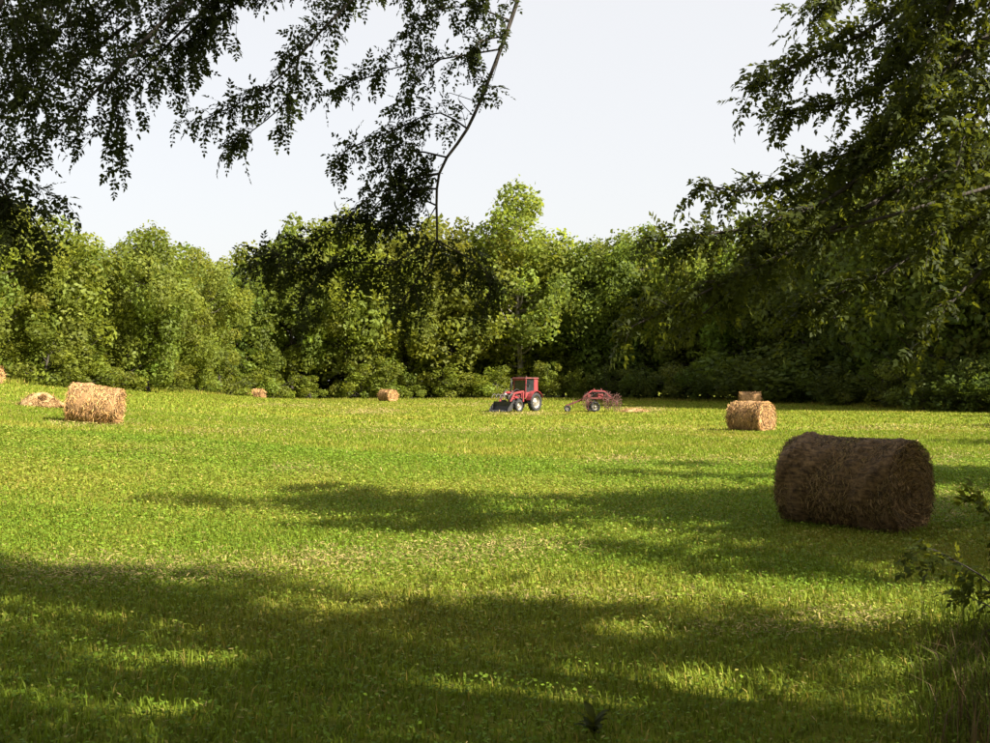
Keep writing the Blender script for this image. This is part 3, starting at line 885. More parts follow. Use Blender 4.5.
def bale(px, d, yaw, D, L_, label, dark=False, n=4000, group=None, tilt=0.0, w=0.006, seed=1, lump=0.03, res=1.0, slen=(0.06, 0.2), sink=0.04, bulge=0.0):
    b = G(px, d)
    e = empty("hay_bale", (b.x, b.y, b.z - sink), yaw)
    e.rotation_euler = (0, tilt, yaw)
    tag(e, label, "hay bale", group)
    r = np.random.default_rng(seed)
    na = int(64 * res); nl = int(40 * res)
    ph = r.uniform(0, 6.28, 12)
    V = []
    prof = []
    for i in range(8):
        prof.append((i / 8.0, -1.0 + 0.0 * i))
    Rr = D / 2
    rows = []
    # end cap rings, rounded edge, barrel, rounded edge, end cap
    for k in np.linspace(0.02, 0.9, 9): rows.append((k, -0.5, 1))
    rows.append((0.97, -0.487, 1))
    for t in np.linspace(-0.465, 0.465, nl): rows.append((1.0, t, 0))
    rows.append((0.97, 0.487, 1))
    for k in np.linspace(0.9, 0.02, 9): rows.append((k, 0.5, 1))
    for k, t, cap in rows:
        for j in range(na):
            a = 2 * math.pi * j / na
            x = t * L_
            rad = Rr * k
            bump_ = lump * (math.sin(3 * a + ph[0] + 2 * t) * 0.5 + math.sin(2 * a + ph[1]) * 0.5 + 0.6 * math.sin(9 * t + ph[2]) + 0.5 * math.sin(5 * a + 7 * t + ph[3]))
            bump_ += lump * 0.45 * math.sin(23 * t + 3 * math.sin(a * 2 + ph[4])) + r.normal(0, lump * 0.22)
            bump_ += bulge * math.exp(-((t + 0.34) / 0.17) ** 2) * max(0, math.sin(a))
            rad += bump_ * k
            if cap:
                x += math.copysign(1, t) * (lump * 1.3 * math.sin(2 * math.pi * (k * 5.0) + a) * (k < 0.95) + r.normal(0, lump * 0.3)) - math.copysign(1, t) * 0.05 * L_ * (1 - (1 - k) ** 2) * 0.3
            y, z = rad * math.cos(a), rad * math.sin(a)
            if z < -0.80 * Rr: z = -0.80 * Rr + (z + 0.80 * Rr) * 0.45     # sagged flat on the ground
            V.append((x, y, z + Rr * 0.91))
    nr = len(rows)
    f = []
    for i in range(nr - 1):
        for j in range(na):
            k = (j + 1) % na
            f.append((i * na + j, (i + 1) * na + j, (i + 1) * na + k, i * na + k))
    me = np_mesh("hay_roll", np.array(V), np.array(f), smooth=True)
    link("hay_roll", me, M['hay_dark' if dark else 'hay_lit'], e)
    v, f, t = strands(n, Rr * 1.0, L_ * 1.0, seed + 50, slen[0], slen[1], w=w)
    v[:, 2] -= Rr * 0.09
    v[:, 2] = np.maximum(v[:, 2], sink * 0.5)
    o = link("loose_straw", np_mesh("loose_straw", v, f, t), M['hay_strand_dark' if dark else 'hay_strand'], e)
    o["kind"] = "stuff"
    # skirt of fallen stalks on the grass round the roll
    return e

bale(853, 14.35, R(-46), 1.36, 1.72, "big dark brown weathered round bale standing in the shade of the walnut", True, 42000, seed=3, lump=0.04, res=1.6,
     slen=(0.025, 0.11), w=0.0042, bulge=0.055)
bale(93, 30.6, R(9), 1.25, 1.42, "golden round bale leaning on the left slope with a dark underside", False, 9000, tilt=R(8), w=0.008, seed=5, lump=0.035, slen=(0.06, 0.2))
bale(751, 42.0, R(-48), 1.32, 1.55, "sunlit golden bale hiding the lower half of a farther bale", False, 6000, w=0.010, seed=8, slen=(0.06, 0.22))
bale(750, 75.0, R(-8), 1.44, 1.5, "far bale peeping out above the sunlit golden bale", False, 2500, w=0.012, seed=9, slen=(0.08, 0.2))
bale(255, 102.0, R(-10), 1.25, 1.75, "small far bale in front of the light green shrubs", False, 1500, w=0.018, seed=12, slen=(0.15, 0.4))
bale(388, 105.0, R(-45), 1.36, 1.7, "small far rust brown bale below the light sapling at the dry grass edge", False, 1500, w=0.018, seed=14, slen=(0.15, 0.4))
bale(-14, 57.0, R(-20), 1.15, 1.4, "bale cut off by the picture edge on top of the rise", False, 2000, w=0.02, seed=17, slen=(0.15, 0.4))

def hay_heap(px, d, rx, ry, h, n, label, name="hay_heap", seed=3):
    b = G(px, d)
    e = empty(name, (b.x, b.y, b.z), R(8))
    tag(e, label, "hay heap")
    r = np.random.default_rng(seed)
    nu, nv = 36, 12
    V = []
    for i in range(nv + 1):
        k = i / nv
        for j in range(nu):
            a = 2 * math.pi * j / nu
            lob = 1 + 0.12 * math.sin(3 * a + 1) + 0.08 * math.sin(5 * a)
            V.append((rx * k * lob * math.cos(a), ry * k * lob * math.sin(a), h * (1 - k ** 2.4) * (1 + 0.2 * math.sin(4 * a + 6 * k)) + r.normal(0, 0.015) - 0.03 * (i == nv)))
    f = [(i * nu + j, (i + 1) * nu + j, (i + 1) * nu + (j + 1) % nu, i * nu + (j + 1) % nu) for i in range(nv) for j in range(nu)]
    link("hay_mound", np_mesh("hay_mound", np.array(V), np.array(f), smooth=True), M['hay_pale'], e)
    a = r.uniform(0, 6.28, n); k = np.sqrt(r.uniform(0, 1.25, n))
    p = np.stack([rx * k * np.cos(a), ry * k * np.sin(a), np.maximum(0.02, h * (1 - np.clip(k, 0, 1) ** 2.4)) + 0.01], 1)
    dd = unit(r.normal(size=(n, 3)) * np.array([1, 1, 0.35])); ln = r.uniform(0.1, 0.3, n)[:, None]
    s = unit(np.cross(dd, np.array([0, 0, 1.0]))) * 0.012
    v = np.stack([p - s, p + s, p + dd * ln + s * .3, p + dd * ln - s * .3], 1).reshape(-1, 3)
    v[:, 2] = np.maximum(v[:, 2], 0.005)
    t = np.repeat(r.uniform(0.5, 1.4, n), 4)
    link("loose_straw", np_mesh("loose_straw", v, np.arange(n * 4).reshape(n, 4), t), M['hay_strand'], e)["kind"] = "stuff"
hay_heap(40, 37.8, 0.85, 0.6, 0.46, 2500, "low pale heap of loose hay left of the golden leaning bale")
hay_heap(634, 68.0, 1.0, 0.6, 0.22, 1200, "flat heap of loose straw lying beside the hay rake", seed=6)

# ------------------------------------------------------------------ tractor with loader
def wheel(parent, x, y, rad, wid, lugs, rimr, side):
    w = empty("wheel", (x, y, rad)); w.parent = parent
    t = MB()
    hw = wid / 2
    t.lathe([(rimr, -hw * .8), (rad * .80, -hw), (rad * .93, -hw * .86), (rad * .97, -hw * .4), (rad * .97, hw * .4), (rad * .93, hw * .86), (rad * .80, hw), (rimr, hw * .8), (rimr, -hw * .8)], 'Y', 28)
    for i in range(lugs):
        a = 2 * math.pi * i / lugs
        for s in (-1, 1):
            a2 = a + (math.pi / lugs if s > 0 else 0)
            c = Vector((math.cos(a2) * rad * .965, s * hw * .45, math.sin(a2) * rad * .965))
            rot = Matrix.Rotation(-a2, 3, 'Y') @ Matrix.Rotation(s * 0.6, 3, 'X')
            t.box(c, (rad * .07, hw * 1.0, rad * .07), rot)
    t.build("tyre", M['tyre'], w, True)
    r = MB()
    r.lathe([(rimr * 1.02, -hw * .7), (rimr * .86, -hw * .5), (rimr * .8, side * hw * .1), (rimr * .35, side * hw * .25), (rimr * .30, side * hw * .55), (0.005, side * hw * .58)], 'Y', 24)
    r.lathe([(rimr * 1.02, hw * .7), (rimr * .86, hw * .5), (rimr * .8, side * hw * .1)], 'Y', 24)
    r.build("rim", M['rim'], w, True)
    h = MB()
    for i in range(6):
        a = i * math.pi / 3
        h.lathe([(0.02, side * hw * .2), (0.02, side * hw * .42), (0.003, side * hw * .44)], 'Y', 6, (math.cos(a) * rimr * .55, 0, math.sin(a) * rimr * .55))
    h.build("wheel_bolts", M['steel'], w)
    return w

def tractor():
    b = G(521, 69.0)
    e = empty("tractor", b, R(180 + 52))
    tag(e, "small red farm tractor with a front loader parked in the cut field", "tractor")
    # +X forward, Y left
    for s in (-1, 1):
        wheel(e, 1.15, s * 0.62, 0.42, 0.26, 14, 0.25, s)
        wheel(e, -0.62, s * 0.72, 0.66, 0.36, 18, 0.40, s)
    m = MB(); m.box((0.25, 0, 0.72), (1.9, 0.42, 0.34)); m.box((-0.6, 0, 0.72), (0.55, 0.95, 0.3)); m.box((1.15, 0, 0.50), (0.16, 1.1, 0.14)); m.box((0.95, 0, 0.62), (0.9, 0.3, 0.2))
    m.build("chassis", M['black'], e, bevel=0.02)
    # hood with rounded top
    m = MB()
    prof = [(-0.27, 0), (-0.29, 0.30), (-0.20, 0.46), (0, 0.50), (0.20, 0.46), (0.29, 0.30), (0.27, 0)]
    vs = []
    for x, k in ((0.25, 1.0), (1.15, 0.94), (1.38, 0.84)):
        for y, z in prof: vs.append((x, y * k, 0.88 + z * k))
    n = len(prof); fs = []
    for i in range(2):
        for j in range(n - 1): fs.append((i * n + j, i * n + j + 1, (i + 1) * n + j + 1, (i + 1) * n + j))
    fs += [tuple(range(n)), tuple(2 * n + j for j in reversed(range(n)))]
    m.add(vs, fs); hood = m.build("hood", M['red'], e, bevel=0.015)
    m = MB(); m.box((1.40, 0, 1.06), (0.04, 0.36, 0.34))
    gr = m.build("grille", M['black'], e)
    for k in range(5):
        m = MB(); m.box((1.425, 0, 0.94 + k * 0.06), (0.02, 0.34, 0.018)); m.build("grille_bar", M['steel'], gr)
    for s in (-1, 1):
        m = MB(); m.lathe([(0.07, 0), (0.075, 0.06), (0.06, 0.09), (0.005, 0.1)], 'X', 14, (1.36, s * 0.27, 1.2)); m.build("headlight", M['glass_lamp'], e, True)
    m = MB(); m.lathe([(0.035, 1.36), (0.035, 1.75), (0.05, 1.78), (0.05, 2.1), (0.03, 2.12), (0.03, 2.3), (0.022, 2.3)], 'Z', 12, (0.95, -0.12, 0)); m.build("exhaust_pipe", M['black'], e, True)
    # fenders over rear wheels
    for s in (-1, 1):
        m = MB(); vs = []; fs = []
        for i in range(9):
            a = math.pi * (0.06 + 0.80 * i / 8)
            x, z = -0.62 + 0.76 * math.cos(a), 0.66 + 0.76 * math.sin(a)
            vs += [(x, s * 0.50, z), (x, s * 0.94, z), (x, s * 0.94, z + 0.03), (x, s * 0.50, z + 0.03)]
            if i:
                q = (i - 1) * 4; p_ = i * 4
                fs += [(q + k, q + (k + 1) % 4, p_ + (k + 1) % 4, p_ + k) for k in range(4)]
        m.add(vs, fs + [(0, 1, 2, 3), (35, 34, 33, 32)]); m.build("fender", M['red'], e)
    # cab frame
    for x, s in ((0.18, -1), (0.18, 1)):
        m = MB(); m.bar((x, s * 0.50, 0.95), (x - 0.08, s * 0.50, 2.25), 0.06, 0.06); m.build("cab_post", M['red'], e, bevel=0.008)
    for s in (-1, 1):
        m = MB(); m.box((-1.02, s * 0.52, 1.66), (0.46, 0.05, 1.22)); m.build("rear_side_panel", M['red'], e, bevel=0.012)
    for s in (-1, 1):
        m = MB(); m.box((-0.32, s * 0.505, 1.78), (0.92, 0.012, 0.84)); m.build("side_window", M['window'], e)
        m = MB(); m.box((-0.32, s * 0.50, 1.16), (0.94, 0.05, 0.38)); m.build("cab_door", M['red'], e, bevel=0.01)
        m = MB(); m.bar((0.2, s * 0.72, 1.75), (0.2, s * 0.5, 1.9), 0.02); m.box((0.2, s * 0.76, 1.78), (0.03, 0.13, 0.2)); m.build("mirror", M['black'], e)
        m = MB(); m.tube(spline([(0.45, s * 0.38, 1.25), (0.9, s * 0.40, 1.55), (1.3, s * 0.38, 1.45), (1.7, s * 0.36, 0.95)], 0.12), 0.02, 0.02, 6); m.build("hydraulic_hose", M['black'], e)
        m = MB(); m.box((0.7, s * 0.36, 0.80), (0.5, 0.12, 0.3)); m.build("side_step", M['black'], e, bevel=0.02)
    m = MB(); m.box((0.12, 0, 1.80), (0.012, 0.94, 0.82)); m.build("windscreen", M['window'], e)
    m = MB(); m.box((-1.25, 0, 1.45), (0.05, 0.98, 0.8)); m.build("rear_panel", M['red'], e, bevel=0.01)
    m = MB(); m.box((-0.52, 0, 2.32), (1.62, 1.22, 0.10), taper=0.92); roof = m.build("cab_roof", M['faded_red'], e, bevel=0.03)
    m = MB(); m.box((0.16, 0, 2.22), (0.07, 1.1, 0.09)); m.build("front_roof_beam", M['red'], e)
    m = MB(); m.lathe([(0.05, 2.372), (0.05, 2.45), (0.02, 2.48), (0.003, 2.48)], 'Z', 10, (-0.2, 0.3, 0)); m.build("beacon", M['rust'], e, True)
    m = MB(); m.box((-0.62, 0, 1.02), (0.44, 0.46, 0.12)); m.box((-0.84, 0, 1.3), (0.1, 0.44, 0.5)); m.build("seat", M['black'], e, bevel=0.04)
    m = MB()
    for i in range(16):
        a, c = 2 * math.pi * i / 16, 2 * math.pi * (i + 1) / 16
        m.bar((-0.14 - 0.1 * math.cos(a) , 0.19 * math.sin(a), 1.42 + 0.15 * math.cos(a)), (-0.14 - 0.1 * math.cos(c), 0.19 * math.sin(c), 1.42 + 0.15 * math.cos(c)), 0.025)
    m.bar((-0.14, 0, 1.42), (0.2, 0, 1.1), 0.03); m.build("steering_wheel", M['black'], e)
    # loader
    for s in (-1, 1):
        m = MB(); m.box((0.38, s * 0.45, 1.08), (0.14, 0.09, 0.75)); m.build("loader_upright", M['red'], e, bevel=0.01)
        m = MB(); m.bar((0.38, s * 0.46, 1.40), (1.35, s * 0.46, 1.30), 0.08, 0.13); m.bar((1.33, s * 0.462, 1.32), (1.98, s * 0.462, 0.52), 0.075, 0.13)
        m.build("loader_arm", M['red'], e, bevel=0.01)
        m = MB(); m.tube([(0.42, s * 0.455, 0.85), (1.2, s * 0.455, 1.2)], 0.035, 0.03, 8); m.build("lift_cylinder", M['black'], e, True)
        m = MB(); m.tube([(1.3, s * 0.30, 1.42), (1.92, s * 0.30, 0.92)], 0.03, 0.025, 8); m.build("tilt_cylinder", M['steel'], e, True)
    m = MB()
    prof = [(2.02, 0.72), (1.98, 0.40), (2.06, 0.16), (2.58, 0.10)]
    vs = []
    for y in (-0.78, 0.78):
        for x, z in prof: vs.append((x, y, z))
        for x, z in prof: vs.append((x + 0.03 if z > 0.15 else x, y, z + 0.03))
    fs = []
    for j in range(3):
        fs += [(j, j + 1, 8 + j + 1, 8 + j), (4 + j, 12 + j, 12 + j + 1, 4 + j + 1)]
    fs += [(0, 8, 12, 4), (3, 7, 15, 11)]
    for o_ in (0, 8): fs += [(o_ + 3, o_ + 2, o_ + 1, o_ + 0)]
    m.add(vs, fs); bk = m.build("bucket", M['black'], e)
    for s in (-1, 1):
        m = MB(); m.add([(2.0, s * .79, .72), (1.97, s * .79, .4), (2.05, s * .79, .15), (2.58, s * .79, .09), (2.5, s * .79, .3), (2.02, s * .77, .72), (1.97, s * .77, .4), (2.05, s * .77, .15), (2.58, s * .77, .09), (2.5, s * .77, .3)],
              [(0, 1, 2, 3, 4), (9, 8, 7, 6, 5), (0, 5, 6, 1), (1, 6, 7, 2), (2, 7, 8, 3), (3, 8, 9, 4), (4, 9, 5, 0)])
        m.build("bucket_side", M['black'], bk)
    for k in range(6):
        m = MB(); m.box((2.62, -0.65 + k * 0.26, 0.10), (0.16, 0.05, 0.035), taper=0.7); m.build("bucket_tooth", M['steel'], bk)
    # grapple arch over the bucket
    for y in (-0.5, -0.17, 0.17, 0.5):
        m = MB(); m.tube(spline([(1.98, y, 0.80), (2.12, y, 1.16), (2.45, y, 1.22), (2.68, y, 0.92)], 0.12), 0.028, 0.015, 6); m.build("grapple_tine", M['steel'], e, True)
    m = MB(); m.bar((2.1, -0.55, 1.13), (2.1, 0.55, 1.13), 0.06); m.build("grapple_bar", M['steel'], e)
tractor()

def rake():
    b = G(594, 69.0)
    e = empty("hay_rake", b, R(186))
    tag(e, "rusty red wheel hay rake with finger wheels parked right of the tractor", "hay rake")
    # +X points to the hitch (left in the picture)
    m = MB()
    m.bar((-1.2, 0.35, 0.95), (0.75, 0.35, 0.95), 0.12); m.bar((-1.2, -0.5, 0.95), (0.75, -0.5, 0.95), 0.12)
    for x in (-1.15, -0.3, 0.7): m.bar((x, -0.5, 0.98), (x, 0.35, 0.98), 0.10)
    m.build("frame", M['faded_red'], e, bevel=0.01)
    m = MB(); m.bar((-1.2, -0.1, 1.0), (-0.75, -0.1, 1.42), 0.09); m.bar((-0.75, -0.1, 1.42), (0.15, -0.1, 1.46), 0.10); m.bar((0.15, -0.1, 1.46), (0.7, -0.1, 1.0), 0.09)
    for x in (-0.6, -0.1): m.bar((x, -0.1, 1.44), (x + 0.1, -0.1, 1.62), 0.05)
    m.build("lift_frame", M['red'], e, bevel=0.01)
    m = MB(); m.bar((0.7, -0.08, 0.9), (1.95, -0.08, 0.42), 0.10, 0.12); m.build("tongue", M['faded_red'], e, bevel=0.01)
    m = MB(); m.tube([(1.45, -0.08, 0.30), (1.45, -0.08, 0.95)], 0.03, 0.03, 8); m.bar((1.45, -0.2, 0.94), (1.45, 0.04, 0.94), 0.03); m.build("jack_stand", M['rust'], e)
    m = MB(); m.box((-0.45, -0.08, 1.12), (0.36, 0.34, 0.26)); m.build('gear_housing', M['red'], e, bevel=0.03)
    m = MB(); m.box((0.35, -0.08, 1.10), (0.24, 0.26, 0.2)); m.build('gear_housing', M['red'], e, bevel=0.03)
    m = MB(); m.tube(spline([(-1.0, 0.2, 1.0), (-0.7, 0.25, 1.35), (-0.1, 0.2, 1.30), (0.3, 0.2, 1.05)], 0.12), 0.02, 0.02, 6); m.tube(spline([(-1.1, -0.3, 1.0), (-0.5, -0.3, 1.5), (0.4, -0.25, 1.2)], 0.12), 0.02, 0.02, 6); m.build('hydraulic_hose', M['black'], e)
    wheel(e, 0.05, 0.62, 0.36, 0.18, 12, 0.20, 1)
    wheel(e, 0.05, -0.78, 0.36, 0.18, 12, 0.20, -1)
    wheel(e, 1.85, -0.08, 0.24, 0.12, 10, 0.12, 1)
    m = MB(); m.bar((0.05, -0.7, 0.36), (0.05, 0.55, 0.36), 0.07); m.bar((0.05, -0.4, 0.36), (0.05, -0.4, 0.95), 0.08); m.bar((0.05, 0.3, 0.36), (0.05, 0.3, 0.95), 0.08); m.build("axle", M['black'], e)
    # finger wheels: hub, hoop, spring tines
    for i, (x, y, z, yaw) in enumerate([(-1.45, 0.62, 0.68, 42), (-0.80, 0.72, 0.80, 42), (0.62, 0.74, 0.76, 42), (-1.1, -0.9, 0.80, -42), (-0.3, -0.95, 0.86, -42)]):
        f = empty("finger_wheel", (x, y, z), R(yaw)); f.parent = e
        m = MB()
        rr = 0.50
        m.lathe([(rr, -0.012), (rr + 0.02, 0), (rr, 0.012), (rr - 0.02, 0), (rr, -0.012)], 'Y', 30)
        m.lathe([(0.005, -0.05), (0.09, -0.04), (0.12, 0.0), (0.09, 0.04), (0.005, 0.05)], 'Y', 12)
        m.build("hoop", M['rust'], f)
        t = MB()
        for k in range(14):
            a = 2 * math.pi * k / 14
            c, s = math.cos(a), math.sin(a); c2, s2 = math.cos(a + 0.22), math.sin(a + 0.22)
            ro = min(0.66, 0.66 if s2 > -0.9 else (z - 0.01) / 0.985)
            t.bar((c * 0.08, 0, s * 0.08), (c * rr, 0, s * rr), 0.03)
            t.bar((c * rr, 0, s * rr), (c2 * ro, 0.03, s2 * ro), 0.028)
        t.build("tines", M['rust'], f)
        m = MB(); m.bar((x, y, z), (x * 0.8, 0.3 if y > 0 else -0.45, 1.0), 0.05); m.build("wheel_arm", M['faded_red'], e)
rake()

# ------------------------------------------------------------------ shrub, weed and dry stalks in the foreground
def near_shrub():
    b = Vector((4.06, 7.5, gzf(3.95, 7.35)))
    t = NearTree("near_shrub", b, "dark leafy shrub at the field edge in front of the dark weathered bale", "shrub", M['leaf_walnut'], WAL_SH, 0.20)
    for k in range(11):
        a = rnd.uniform(0, 6.28); r_ = rnd.uniform(0.25, 0.75); h = rnd.uniform(0.25, 1.0)
        q = [b + Vector((rnd.uniform(-.05, .05), rnd.uniform(-.05, .05), -0.03)), b + Vector((math.cos(a) * r_ * 0.4, math.sin(a) * r_ * 0.4, h * 0.65)), b + Vector((math.cos(a) * r_, math.sin(a) * r_, h))]
        t.bough(q, 0.012, 0.004, 0.24, 0.13, 0.085, 0.25, 0.4)
    t.bough([b + Vector((0, 0, -.03)), b + Vector((-0.1, 0, 0.7)), b + Vector((-0.38, 0, 1.10))], 0.012, 0.004, 0.2, 0.10, 0.06, 0.6, 0.4)
    t.finish(150)
near_shrub()

def weed(px, d, label, n=11, s=0.17, seed=1):
    b = G(px, d); r = random.Random(seed)
    e = empty("broadleaf_weed", b)
    tag(e, label, "weed")
    st = MB(); mesh = None
    v, q = [], []
    for i in range(6):                                   # broad lanceolate blade, arched
        t = i / 5.0; w = 0.22 * math.sin(math.pi * min(0.98, 0.06 + 0.9 * t)) ; z = 0.30 * math.sin(t * 2.2)
        v += [(t, -w, z + 0.05), (t, 0, z), (t, w, z + 0.05)]
    for i in range(5):
        for j in range(2): q.append((i * 3 + j, (i + 1) * 3 + j, (i + 1) * 3 + j + 1, i * 3 + j + 1))
    me = np_mesh("leaf", np.array(v), np.array(q), np.full(len(v), 1.0), True); me.materials.append(M['leaf_walnut'])
    for i in range(n):
        a = i * 2.4 + r.uniform(-.3, .3); el = r.uniform(-0.15, 0.55)
        o = bpy.data.objects.new("leaf", me); COL.objects.link(o); o.parent = e
        z = 0.02 + 0.08 * i / n
        o.location = (0, 0, z); o.rotation_euler = (0, -el, a); o.scale = (s * r.uniform(.7, 1.1),) * 3
    st.tube([(0, 0, -0.02), (0.005, 0, 0.05), (0, 0.005, 0.1)], 0.008, 0.003, 6); st.build("stem", M['leaf_walnut'], e)
weed(593, 5.70, "low dark weed with broad leaves at the bottom of the picture", 15, 0.12, 2)

def blades(n, X, Y, hgt, wid, bend, tint, seed, segs=2):
    """grass blades (arrays) standing on the ground -> verts, faces, tints"""
    r = np.random.default_rng(seed)
    Z = gz(X, Y)
    a = r.uniform(0, 2 * np.pi, n)
    ln = unit(np.stack([np.cos(a), np.sin(a), np.zeros(n)], 1))
    sd_ = np.stack([-np.sin(a + r.normal(0, .6, n)), np.cos(a), np.zeros(n)], 1)
    p = np.stack([X, Y, Z - 0.005], 1)
    up = np.array([0, 0, 1.0])
    h = hgt[:, None]; w = wid[:, None]; b = bend[:, None]
    if segs == 1:
        v = np.stack([p - sd_ * w, p + sd_ * w, p + up * h * (1 - 0.3 * b) + ln * h * b], 1)
        f = np.arange(n * 3).reshape(n, 3); k = 3
    else:
        m = p + up * h * 0.6 + ln * h * b * 0.35
        t = p + up * h * (1 - 0.35 * b) + ln * h * b
        v = np.stack([p - sd_ * w, p + sd_ * w, m + sd_ * w * .8, m - sd_ * w * .8, t + sd_ * w * .15, t - sd_ * w * .15], 1)
        bb = (np.arange(n) * 6)[:, None]
        f = np.concatenate([bb + np.array([0, 1, 2, 3]), bb + np.array([3, 2, 4, 5])]); k = 6
    return v.reshape(-1, 3), f, np.repeat(tint, k, 0)

def field_points(n, d0, d1, seed, margin=0.06, power=1.0):
    r = np.random.default_rng(seed)
    u = r.random(n)
    d = np.sqrt(d0 * d0 + u * (d1 * d1 - d0 * d0)) if power == 1 else d0 * (d1 / d0) ** u
    x = (r.random(n) - 0.5) * 2 * (0.5 + margin) * d + r.normal(0, 0.5, n)
    return x, d

def vnoise(x, y, s, seed):
    """smooth value noise 0..1"""
    r = np.random.default_rng(seed); T = r.random((256, 256))
    u, v = x * s + 1000, y * s + 1000
    i, j = np.floor(u).astype(int), np.floor(v).astype(int)
    fu, fv = u - i, v - j
    fu = fu * fu * (3 - 2 * fu); fv = fv * fv * (3 - 2 * fv)
    g = lambda a, b: T[a % 256, b % 256]
    return (g(i, j) * (1 - fu) + g(i + 1, j) * fu) * (1 - fv) + (g(i, j + 1) * (1 - fu) + g(i + 1, j + 1) * fu) * fv

def grass_tint(x, y, n, seed):
    r = np.random.default_rng(seed)
    big = vnoise(x, y, 0.22, 5) * 0.6 + vnoise(x, y, 0.9, 6) * 0.4
    dry = np.clip((big - 0.52) * 2.2, 0, 1)
    # cut stubble is drier along the mown swaths that cross the field
    sw = np.sin(y * 0.95 + 0.25 * x + 1.5 * vnoise(x, y, 0.12, 9)) * 0.5 + 0.5
    dry = np.clip(dry + 0.25 * sw ** 3 + 0.22 * sstep(35, 80, y), 0, 1)
    c = np.stack([0.85 + 0.45 * dry, 0.95 + 0.12 * dry, 0.9 + 0.6 * dry], 1)
    c *= r.uniform(0.6, 1.38, (n, 1))
    straw = r.random(n) < 0.04 + 0.16 * dry
    c[straw] = np.array([1.9, 1.25, 3.2]) * r.uniform(0.8, 1.3, (straw.sum(), 1))
    return c

def build_grass():
    o_list = []
    def part(name, V, F, T, label):
        o = link(name, np_mesh(name, V, F, T), M['grass'])
        tag(o, label, "grass", kind="stuff")
    r = np.random.default_rng(77)
    # near sward, fine blades
    n = 150000
    x, y = field_points(n, 5.0, 14.5, 21, 0.12)
    pt = vnoise(x, y, 0.7, 31)
    V, Fc, T = blades(n, x, y, r.uniform(0.04, 0.11, n) * (0.7 + 0.6 * pt), r.uniform(0.003, 0.0065, n), r.uniform(0.1, 0.8, n), grass_tint(x, y, n, 41), 51)
    part("grass", V, Fc, T, "short thick grass of the shaded foreground")
    # clover leaves among it
    n = 170000
    x, y = field_points(n, 5.0, 26, 22, 0.10)
    z = gz(x, y) + r.uniform(0.03, 0.10, n)
    nr = unit(np.stack([r.normal(0, .45, n), r.normal(0, .45, n), np.ones(n)], 1))
    V, Fc = leaf_quads(np.stack([x, y, z], 1), nr, r.uniform(0.009, 0.020, n) * (0.7 + y / 22), r, 0.75)
    part("clover", V, Fc, np.repeat(grass_tint(x, y, n, 42) * np.array([0.85, 1.0, 1.0]), 4, 0), "small clover leaves scattered through the grass")
    n = 260000
    x, y = field_points(n, 14, 42, 23, 0.08)
    V, Fc, T = blades(n, x, y, r.uniform(0.05, 0.13, n), r.uniform(0.008, 0.016, n) * (0.6 + y / 36), r.uniform(0.1, 0.9, n), grass_tint(x, y, n, 43), 53, 1)
    part("grass", V, Fc, T, "sunlit short grass of the middle field")
    n = 260000
    x, y = field_points(n, 40, 128, 24, 0.08)
    V, Fc, T = blades(n, x, y, r.uniform(0.06, 0.15, n), r.uniform(0.025, 0.05, n) * (0.5 + y / 90), r.uniform(0.1, 0.9, n), grass_tint(x, y, n, 44), 54, 1)
    part("grass", V, Fc, T, "sunlit short grass of the far field")
    # taller unmown fringe along the wood
    n = 26000
    u = r.random(n); px = -60 + u * 1120
    dd = np.interp(px, [-60, 0, 100, 200, 260, 400, 600, 720, 800, 900, 1060], [60, 62, 68, 82, 104, 113, 116, 108, 98, 78, 66]) + r.normal(0, 1.2, n)
    x = (px - 495) / F * dd
    tint = grass_tint(x, dd, n, 45) * np.array([1.1, 1.0, 1.2])
    V, Fc, T = blades(n, x, dd, r.uniform(0.1, 0.45, n), r.uniform(0.02, 0.045, n), r.uniform(0.1, 0.6, n), tint, 55, 1)
    part("tall_grass", V, Fc, T, "tall pale unmown grass along the foot of the woodland")
build_grass()

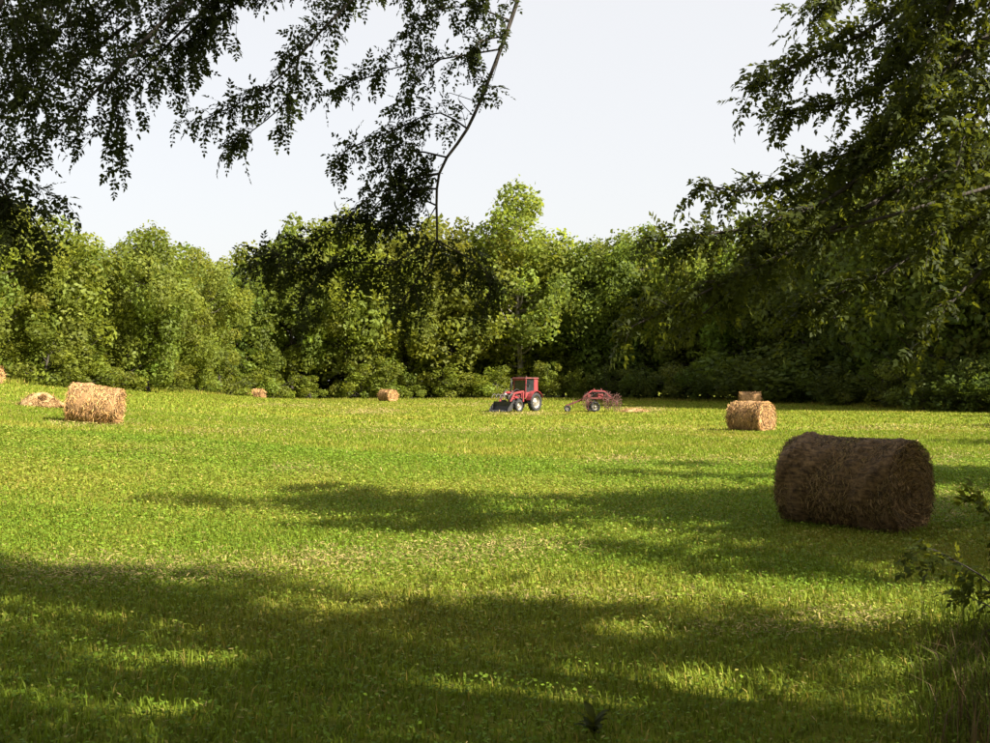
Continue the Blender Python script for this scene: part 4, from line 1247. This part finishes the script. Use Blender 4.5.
def straw_litter():
    """cut straw left on the field in patches and swaths"""
    r = np.random.default_rng(5)
    # px, py, half width px, half height px, count
    spots = [(300, 470, 28, 4, 500), (620, 462, 26, 4, 600), (710, 462, 40, 4, 500), (330, 560, 45, 10, 700), (455, 556, 60, 14, 1100), (200, 572, 130, 12, 1500), (80, 575, 90, 12, 900), (520, 548, 60, 8, 600),
             (850, 622, 45, 10, 420), (760, 634, 60, 8, 300), (950, 508, 22, 16, 500), (952, 462, 14, 6, 300),
             (370, 412, 26, 2.5, 900), (300, 406, 50, 2, 700), (410, 432, 60, 3, 900), (220, 432, 60, 3, 600), (520, 414, 26, 2, 700), (640, 410, 20, 2.5, 600), (470, 405, 60, 2, 700), (600, 430, 70, 3, 600), (900, 428, 60, 2, 500),
             (90, 425, 35, 2.5, 500), (150, 452, 60, 4, 350), (820, 462, 40, 4, 350), (560, 600, 120, 8, 500)]
    P_, W_ = [], []
    for px, py, rx, ry, n in spots:
        n = int(n * 1.6)
        a = px + r.normal(0, 0.8, n) * rx; b = np.maximum(py + r.normal(0, 0.75, n) * ry, 393)
        d = F * CAM_H / (b - HOR)
        for _ in range(8):
            d = F * (CAM_H - gz((a - 495) / F * d, d)) / (b - HOR)
        ok = (d > 4) & (d < 118)
        P_.append(np.stack([(a[ok] - 495) / F * d[ok], d[ok]], 1)); W_.append(d[ok])
    p2 = np.concatenate(P_); n = len(p2)
    # and single stalks everywhere
    x, y = field_points(9000, 5.2, 45, 91, 0.08)
    p2 = np.concatenate([p2, np.stack([x, y], 1)]); n = len(p2)
    d = p2[:, 1]
    p = np.stack([p2[:, 0], p2[:, 1], gz(p2[:, 0], p2[:, 1]) + r.uniform(0.03, 0.09, n)], 1)
    dd = unit(r.normal(size=(n, 3)) * np.array([1, 1, 0.3])); ln = (r.uniform(0.015, 0.06, n) * (0.7 + d / 26))[:, None]
    s = unit(np.cross(dd, np.array([0, 0, 1.0]) + r.normal(0, .3, (n, 3)))) * (0.0012 + 0.00026 * d)[:, None]
    v = np.stack([p - s, p + s, p + dd * ln + s, p + dd * ln - s], 1).reshape(-1, 3)
    o = link("straw_litter", np_mesh("straw_litter", v, np.arange(n * 4).reshape(n, 4), np.repeat(r.uniform(0.35, 1.1, n), 4)), M['straw'])
    tag(o, "dry cut straw scattered in pale patches over the field", "straw", kind="stuff")
straw_litter()

def dry_stalks():
    r = np.random.default_rng(15); n = 600
    px = r.uniform(915, 1040, n); d = r.uniform(5.3, 7.6, n)
    keep = r.random(n) < np.clip((px - 905) / 60, 0.1, 1); px, d = px[keep], d[keep]; n = len(px)
    x = (px - 495) / F * d
    V, Fc, T = blades(n, x, d, r.uniform(0.1, 0.38, n), r.uniform(0.002, 0.005, n), r.uniform(0.1, 0.8, n),
                      r.uniform(0.3, 0.9, (n, 1)) * np.array([0.45, 0.38, 0.36]), 16)
    o = link("dry_stalks", np_mesh("dry_stalks", V, Fc, T), M['straw'])
    tag(o, "brown dead stalks in the grass below the dark leafy shrub", "dry grass", kind="stuff")
dry_stalks()

def edge_grass():
    """taller rank grass round the near shrub"""
    r = np.random.default_rng(25); n = 1900
    px = r.normal(985, 42, n); d = r.uniform(5.6, 8.8, n)
    x = (px - 495) / F * d
    V, Fc, T = blades(n, x, d, r.uniform(0.08, 0.34, n), r.uniform(0.002, 0.005, n), r.uniform(0.1, 0.9, n),
                      r.uniform(0.35, 1.0, (n, 1)) * np.array([0.75, 0.85, 0.9]), 26)
    o = link("tall_grass", np_mesh("tall_grass", V, Fc, T), M['grass'])
    tag(o, "rank tall grass growing round the dark leafy shrub", "grass", kind="stuff")
edge_grass()
